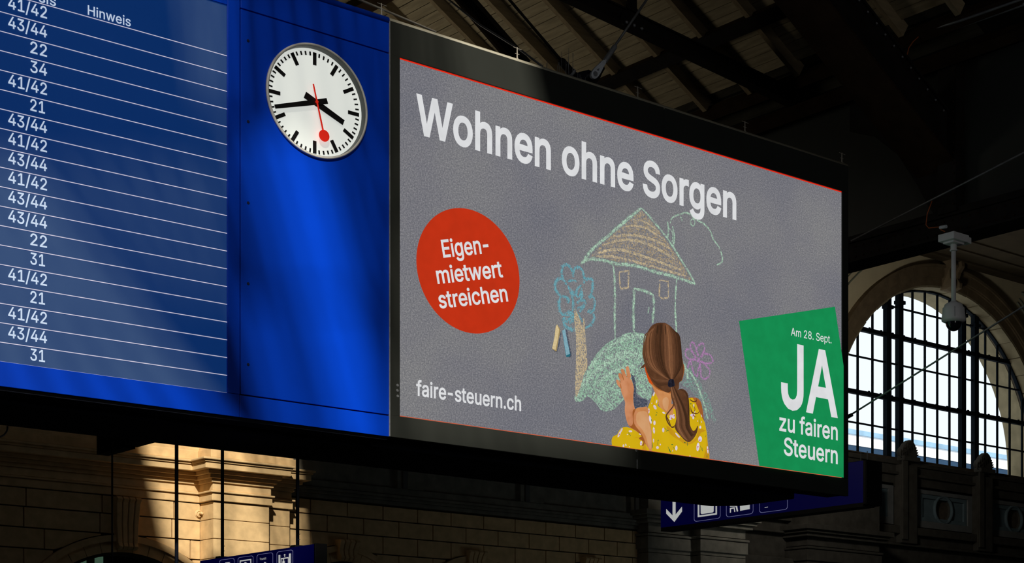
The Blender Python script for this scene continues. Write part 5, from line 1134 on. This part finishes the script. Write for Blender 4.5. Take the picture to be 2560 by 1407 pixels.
for i in range(22):
    u = 1355 + i * 5 + R2.uniform(-2, 2); p = Vector((PY(u, 180, 14.2).x, 14.2, ZT0 - .06)); h_ = R2.uniform(.12, .28) * (1.5 if 1398 < u < 1440 else .8)
    sp.tube([p, p + Vector((R2.uniform(-.03, .03), 0, h_))], .0022, 4)
o = obj('bird_spikes', sp, 'wiresteel', at=PY(1400, 180, 14.3), kind='stuff'); tag(o, 'fine upright bird spikes on the board top left of the clevis', 'spikes')

# wires, rod and dome camera at the gable
t = wire('guy_wire', 'grey guy wire rising to the right across the dark gable', 'cable', [PX(2128, 602, 15.75), PX(2400, 463, 15.75), PX(2640, 340, 15.75)], .011, 'wiresteel')
E1 = Vector((XE + .05, YB + .1, PX(2130, 1038, XE).z))
t = thing('anchor_cable', 'grey steel cable rising right from the housing corner across the arched window', 'cable', E1)
obj('cable', MB().tube([E1 + Vector((0, 0, -.01)), PX(2560, 765, 15.2), PX(2700, 672, 15.3)], .011, 8), 'wiresteel', t, smooth=True)
obj('end_fitting', MB().tube([E1 - Vector((.05, 0, .03)), PX(2131, 1036, 15.0)], [.028, .022], 10), 'iron', t)
wire('gable_conduit', 'short upright bright steel tube above the dome camera', 'tube', [PX(2399.5, 458, 16.04), PX(2400.5, 548, 16.04)], .014, 'fitting')
wire('orange_flex', 'thin orange flex looping from the guy wire to the girder', 'cable', [PX(2330, 502, 15.8), PX(2318, 535, 15.8), PX(2315, 562, 15.8), PX(2322, 570, 15.8), PX(2350, 567, 15.8), PX(2352, 574, 15.8), PX(2362, 579, 15.8)], .006, 'orange')
cp = PX(2384, 590, 15.70)
cam_t = thing('dome_camera', 'grey-white dome security camera hanging on a pole from the dark girder', 'camera', (15.70, cp.y, cp.z))
obj('wall_arm', MB().box(15.78, 15.96, cp.y - .05, cp.y + .05, cp.z - .05, cp.z + .02), 'white', cam_t)
cx_, cy_ = 15.70, cp.y; zt2_ = PX(2383, 590, 15.70).z
obj('mount_plate', MB().box(cx_ - .14, cx_ + .14, cy_ - .12, cy_ + .12, zt2_ - .075, zt2_ + .01).box(cx_ - .10, cx_ + .10, cy_ - .08, cy_ + .08, zt2_ - .10, zt2_ - .075), 'white', cam_t, bevel=.008)
zh1 = PX(2387, 757, 15.70).z; zh0 = PX(2387, 798, 15.70).z
obj('pole', MB().tube([(cx_, cy_, zt2_ - .09), (cx_, cy_, zh1)], .028, 20), 'white', cam_t, smooth=True)
obj('collar', MB().lathe([(.03, 0), (.036, 0), (.036, -.07), (.044, -.07), (.044, -.085), (.03, -.085)], (cx_, cy_, zt2_ - .09), (0, 0, 1), 24), 'white', cam_t)
hh = zh1 - zh0
obj('housing', MB().lathe([(.028, .02), (.045, .015), (.05, 0), (.085, -.005), (.105, -.02), (.112, -.045), (.128, -.06), (.130, -.10), (.137, -.155), (.142, -.185), (.140, -.205), (.105, -.225), (.09, -.225)], (cx_, cy_, zh1), (0, 0, 1), 40), 'white', cam_t, smooth=True)
obj('dome', MB().lathe([(.094, -.215)] + [(.092 * math.cos(k / 10 * math.pi / 2) + .0005, -.225 - .10 * math.sin(k / 10 * math.pi / 2)) for k in range(11)], (cx_, cy_, zh1), (0, 0, 1), 36), 'dome', cam_t, smooth=True)
obj('seam', MB().tube([(cx_ - .131 * math.cos(.8), cy_ - .131 * math.sin(.8), zh1 - .065), (cx_ - .143 * math.cos(.8), cy_ - .143 * math.sin(.8), zh1 - .185)], .003, 6), 'wiresteel', cam_t)
t = tag(obj('cable_gland', MB().tube([PX(2350, 569, 15.8), PX(2366, 566, 15.8)], .02, 10), 'fitting', at=PX(2350, 569, 15.8)), 'short steel cable gland on the girder above the dome camera mount', 'fitting')

# ---- hanging signs -------------------------------------------------------------
def signface(mb, px, Xs, m_=None): 
    l = [(PX(u, v, Xs).y, PX(u, v, Xs).z) for u, v in px]; return l
def shape(mb, loops, Xs, front=.004):
    L = []
    for px in loops:
        l = [(PX(u, v, Xs).y, PX(u, v, Xs).z) for u, v in px]; L.append(l)
    # seen from the -X side: mirror y so the faces point at the hall
    mb.plate([[(-y, z) for y, z in l] for l in L], lambda a, b, d: (Xs - front, -a, b), 0)
def quadlerp(Q, s_, t_):                    # point in a perspective quad given as tl, tr, br, bl
    a = Vector(Q[0]).lerp(Vector(Q[1]), s_); b = Vector(Q[3]).lerp(Vector(Q[2]), s_); return tuple(a.lerp(b, t_))
# sign behind the board, right
X2 = 17.2
yn = PX(2158.3, 1200, X2).y; yf = PX(1652, 1300, X2).y
z1_, z0_ = PX(2158.3, 1151, X2).z, PX(2158.3, 1255.5, X2).z
sg = thing('hanging_sign', 'dark blue hanging sign with a white down arrow and luggage pictograms', 'sign', (X2 + .08, (yn + yf) / 2, z0_), 'hanging pictogram signs')
obj('face', MB().box(X2, X2 + .02, yn, yf, z0_, z1_), 'signblue', sg)
obj('box', MB().box(X2 + .02, X2 + .30, yn - .02, yf + .02, z0_ - .03, z1_ + .01), 'inkblack', sg, bevel=.01)
obj('end_cap', MB().box(X2 - .01, X2 + .31, yn - .06, yn - .0, z0_ - .03, z1_ + .01), 'inkblack', sg, bevel=.01)
obj('bottom_rail', MB().box(X2 + .0, X2 + .22, yn, yf, z0_ - .055, z0_ - .0), 'inkblack', sg)
for y in (yn + .02, yn + .14): obj('hanger_stub', MB().tube([(X2 + .1, y, z1_), (X2 + .1, y, z1_ + .14)], .006, 6), 'wiresteel', sg)
for y in (yn + 1.3, yf - .6): obj('hanger', MB().tube([(X2 + .2, y, z1_), (X2 + .2, y, 15.5)], .002, 6), 'rod', sg)
w3 = conv(1200, 1100, 3.657)
def pic_obj(name, loops, m='signwhite', Xs=X2, parent=sg): 
    mb = MB(); shape(mb, loops, Xs); return obj(name, mb, m, parent)
pic_obj('arrow', [w3([(1762, 420), (1790, 420), (1790, 680), (1848, 607), (1849, 652), (1778, 748), (1704, 672), (1704, 628), (1762, 688)])])
def rrect(Q, r=.10, n=4):
    out = []
    for cx_2, cy_2, a0 in ((1 - r, r, -90), (1 - r, 1 - r, 0), (r, 1 - r, 90), (r, r, 180)):
        for k in range(n + 1):
            a = math.radians(a0 + 90 * k / n); out.append((cx_2 + r * math.cos(a), cy_2 + r * math.sin(a)))
    return [quadlerp(Q, *p) for p in out]
def outline(Q, t=.012, r=.1):
    c = quadlerp(Q, .5, .5); o = rrect(Q, r); i = [(p[0] + (c[0] - p[0]) * t * 2, p[1] + (c[1] - p[1]) * t * 2) for p in o]; return [o, i[::-1]]
Q1 = w3([(1958, 500), (2200, 455), (2200, 713), (1958, 747)])
Q2 = w3([(2252, 440), (2500, 395), (2500, 672), (2252, 706)])
w4 = conv(1700, 1100, 4.267)
Q3 = w4([(848, 500), (1150, 455), (1150, 738), (848, 778)])
for Q in (Q1, Q2, Q3): pic_obj('pictogram_outline', outline(Q), 'signoutline')
ins = lambda Q, a, b, c, d: [quadlerp(Q, a, b), quadlerp(Q, c, b), quadlerp(Q, c, d), quadlerp(Q, a, d)]
pic_obj('pictogram_locker', [w3([(1992, 500), (2168, 470), (2168, 680), (1992, 705)]), w3([(2007, 545), (2007, 688), (2155, 667), (2155, 500)])])
pic_obj('pictogram_case', [rrect(w3([(2018, 580), (2140, 562), (2138, 660), (2020, 678)]), .12)])
pic_obj('pictogram_case', [w3([(2062, 578), (2064, 560), (2072, 555), (2088, 552), (2095, 557), (2097, 573), (2090, 573), (2087, 561), (2072, 564), (2069, 578)])])
pic_obj('pictogram_seat', [w3([(2286, 590), (2340, 580), (2350, 590), (2362, 650), (2350, 655), (2338, 607), (2286, 608)])])
pic_obj('pictogram_seat', [w3([(2286, 620), (2330, 612), (2336, 655), (2326, 657), (2322, 625), (2296, 630), (2296, 662), (2286, 664)])])
pic_obj('pictogram_case', [w3([(2378, 590), (2376, 560), (2468, 560), (2468, 630), (2380, 646)])])
pic_obj('pictogram_bar', [w4([(905, 716), (940, 710), (940, 716), (905, 722)])])
# sign below, left
X1 = 8.3
yn, yf = PX(785.6, 1380, X1).y, PX(500.5, 1401, X1).y
z1_ = PX(785.6, 1359.6, X1).z; z0_ = z1_ - .42
sh = thing('hanging_sign', 'dark blue hanging sign with tourist and lift pictograms in front of the sunlit pillar', 'sign', (X1 + .06, (yn + yf) / 2, z0_), 'hanging pictogram signs')
obj('face', MB().box(X1, X1 + .02, yn, yf, z0_, z1_), 'signblue', sh)
obj('box', MB().box(X1 + .02, X1 + .115, yn - .01, yf + .01, z0_ - .01, z1_ + .006), 'inkblack', sh, bevel=.005)
obj('end_cap', MB().box(X1 - .004, X1 + .12, yn - .03, yn, z0_ - .01, z1_ + .006), 'inkblack', sh, bevel=.004)
for u in (556, 744):
    y = PX(u, 1370, X1 + .05).y
    obj('hanger_rod', MB().tube([(X1 + .05, y, z1_), (X1 + .05, y, 4.285 if u == 744 else 6.2)], .0165, 12), 'rod', sh, smooth=True)
    obj('rod_foot', MB().box(X1 + .0, X1 + .1, y - .04, y + .05, z1_, z1_ + .02), 'inkblack', sh)
    obj('spikes', MB().tube([(X1 + .05, y, z1_ + .07), (X1 + .05, y - .05, z1_ + .075)], .003, 5).tube([(X1 + .05, y, z1_ + .12), (X1 + .05, y - .05, z1_ + .125)], .003, 5), 'wiresteel', sh)
w7 = conv(480, 1320, 7.53)
pz = lambda name, loops, m='signwhite': pic_obj(name, loops, m, X1, sh)
for tl, tr in (((520, 600), (805, 562)), ((868, 552), (1160, 512)), ((1226, 498), (1530, 455)), ((1600, 445), (1908, 402))):
    Q = w7([tl, tr, (tr[0], tr[1] + 330), (tl[0], tl[1] + 340)]); pz('pictogram_outline', outline(Q, .018, .13), 'signoutline')
pz('pictogram_lift', [w7([(1635, 508), (1668, 503), (1668, 840), (1635, 840)])])
pz('pictogram_lift', [w7([(1832, 480), (1865, 475), (1865, 820), (1832, 820)])])
pz('pictogram_lift', [w7([(1678, 565), (1825, 543), (1825, 820), (1678, 840)]), w7([(1690, 585), (1690, 838), (1812, 818), (1812, 566)])])
pz('pictogram_lift', [w7([(1745, 542), (1745, 510), (1730, 510), (1750, 483), (1770, 504), (1757, 506), (1757, 540)])])
pz('pictogram_person', [w7([(1728 + 14 * math.cos(k * .524), 598 + 15 * math.sin(k * .524)) for k in range(12)])])
pz('pictogram_person', [w7([(1708, 640), (1712, 620), (1745, 616), (1750, 636), (1752, 800), (1706, 800)])])
pz('pictogram_frame', [w7([(905, 607), (1120, 578), (1120, 840), (905, 860)]), w7([(922, 628), (922, 850), (1103, 835), (1103, 602)])])
pz('pictogram_frame', [w7([(990, 650), (1010, 634), (1035, 650), (1035, 700), (990, 700)])])
pz('pictogram_frame', [w7([(630, 648), (716, 636), (716, 660), (630, 668)])])
pz('pictogram_bar', [w7([(1362, 648), (1380, 632), (1398, 646), (1398, 700), (1362, 700)])])
a, b, c = w7([(1280, 602), (1400, 586), (1280, 560)])
mb = MB(); A, B, C_ = [PX(*p, X1) for p in (a, b, c)]
text(mb, 'Tourist', (-A.y, A.z), (-B.y, B.z), (-C_.y, C_.z), CAP, lambda s_, z, d: (X1 - .004, -s_, z), 0); obj('lettering', mb, 'signwhite', sh)
# free-standing rods in front of the pillar
for u, v0, lab in ((280.5, 1118, 'thin dark hanging rod left of the sunlit pillar'), (441.5, 1089, 'dark hanging rod in front of the sunlit wall, left of the pillar corner')):
    Yr = 15.2 if u > 300 else 19
    p = PY(u, v0, Yr); q = PY(u, 1500, Yr)
    t = thing('hanging_rod', lab, 'rod', (p.x, p.y, q.z), 'dark rods hanging below the board')
    obj('rod', MB().tube([(p.x, p.y, q.z), (p.x, p.y, p.z + (.06 if u < 300 else 0))], (.0165) if u > 300 else .010, 12), 'rod', t, smooth=True)
    if u > 300: obj('ceiling_plate', MB().box(p.x - .08, p.x + .06, p.y - .09, p.y + .09, p.z - .01, p.z + .005), 'steel', t)
wire('loose_cable_end', 'short loose cable end with a bright plug at the far left under the board', 'cable', [PY(0, 1092, 16), PY(10, 1087, 16), PY(17, 1078, 16), PY(18.5, 1072, 16), PY(18.5, 1065, 16)], .008, 'steel')
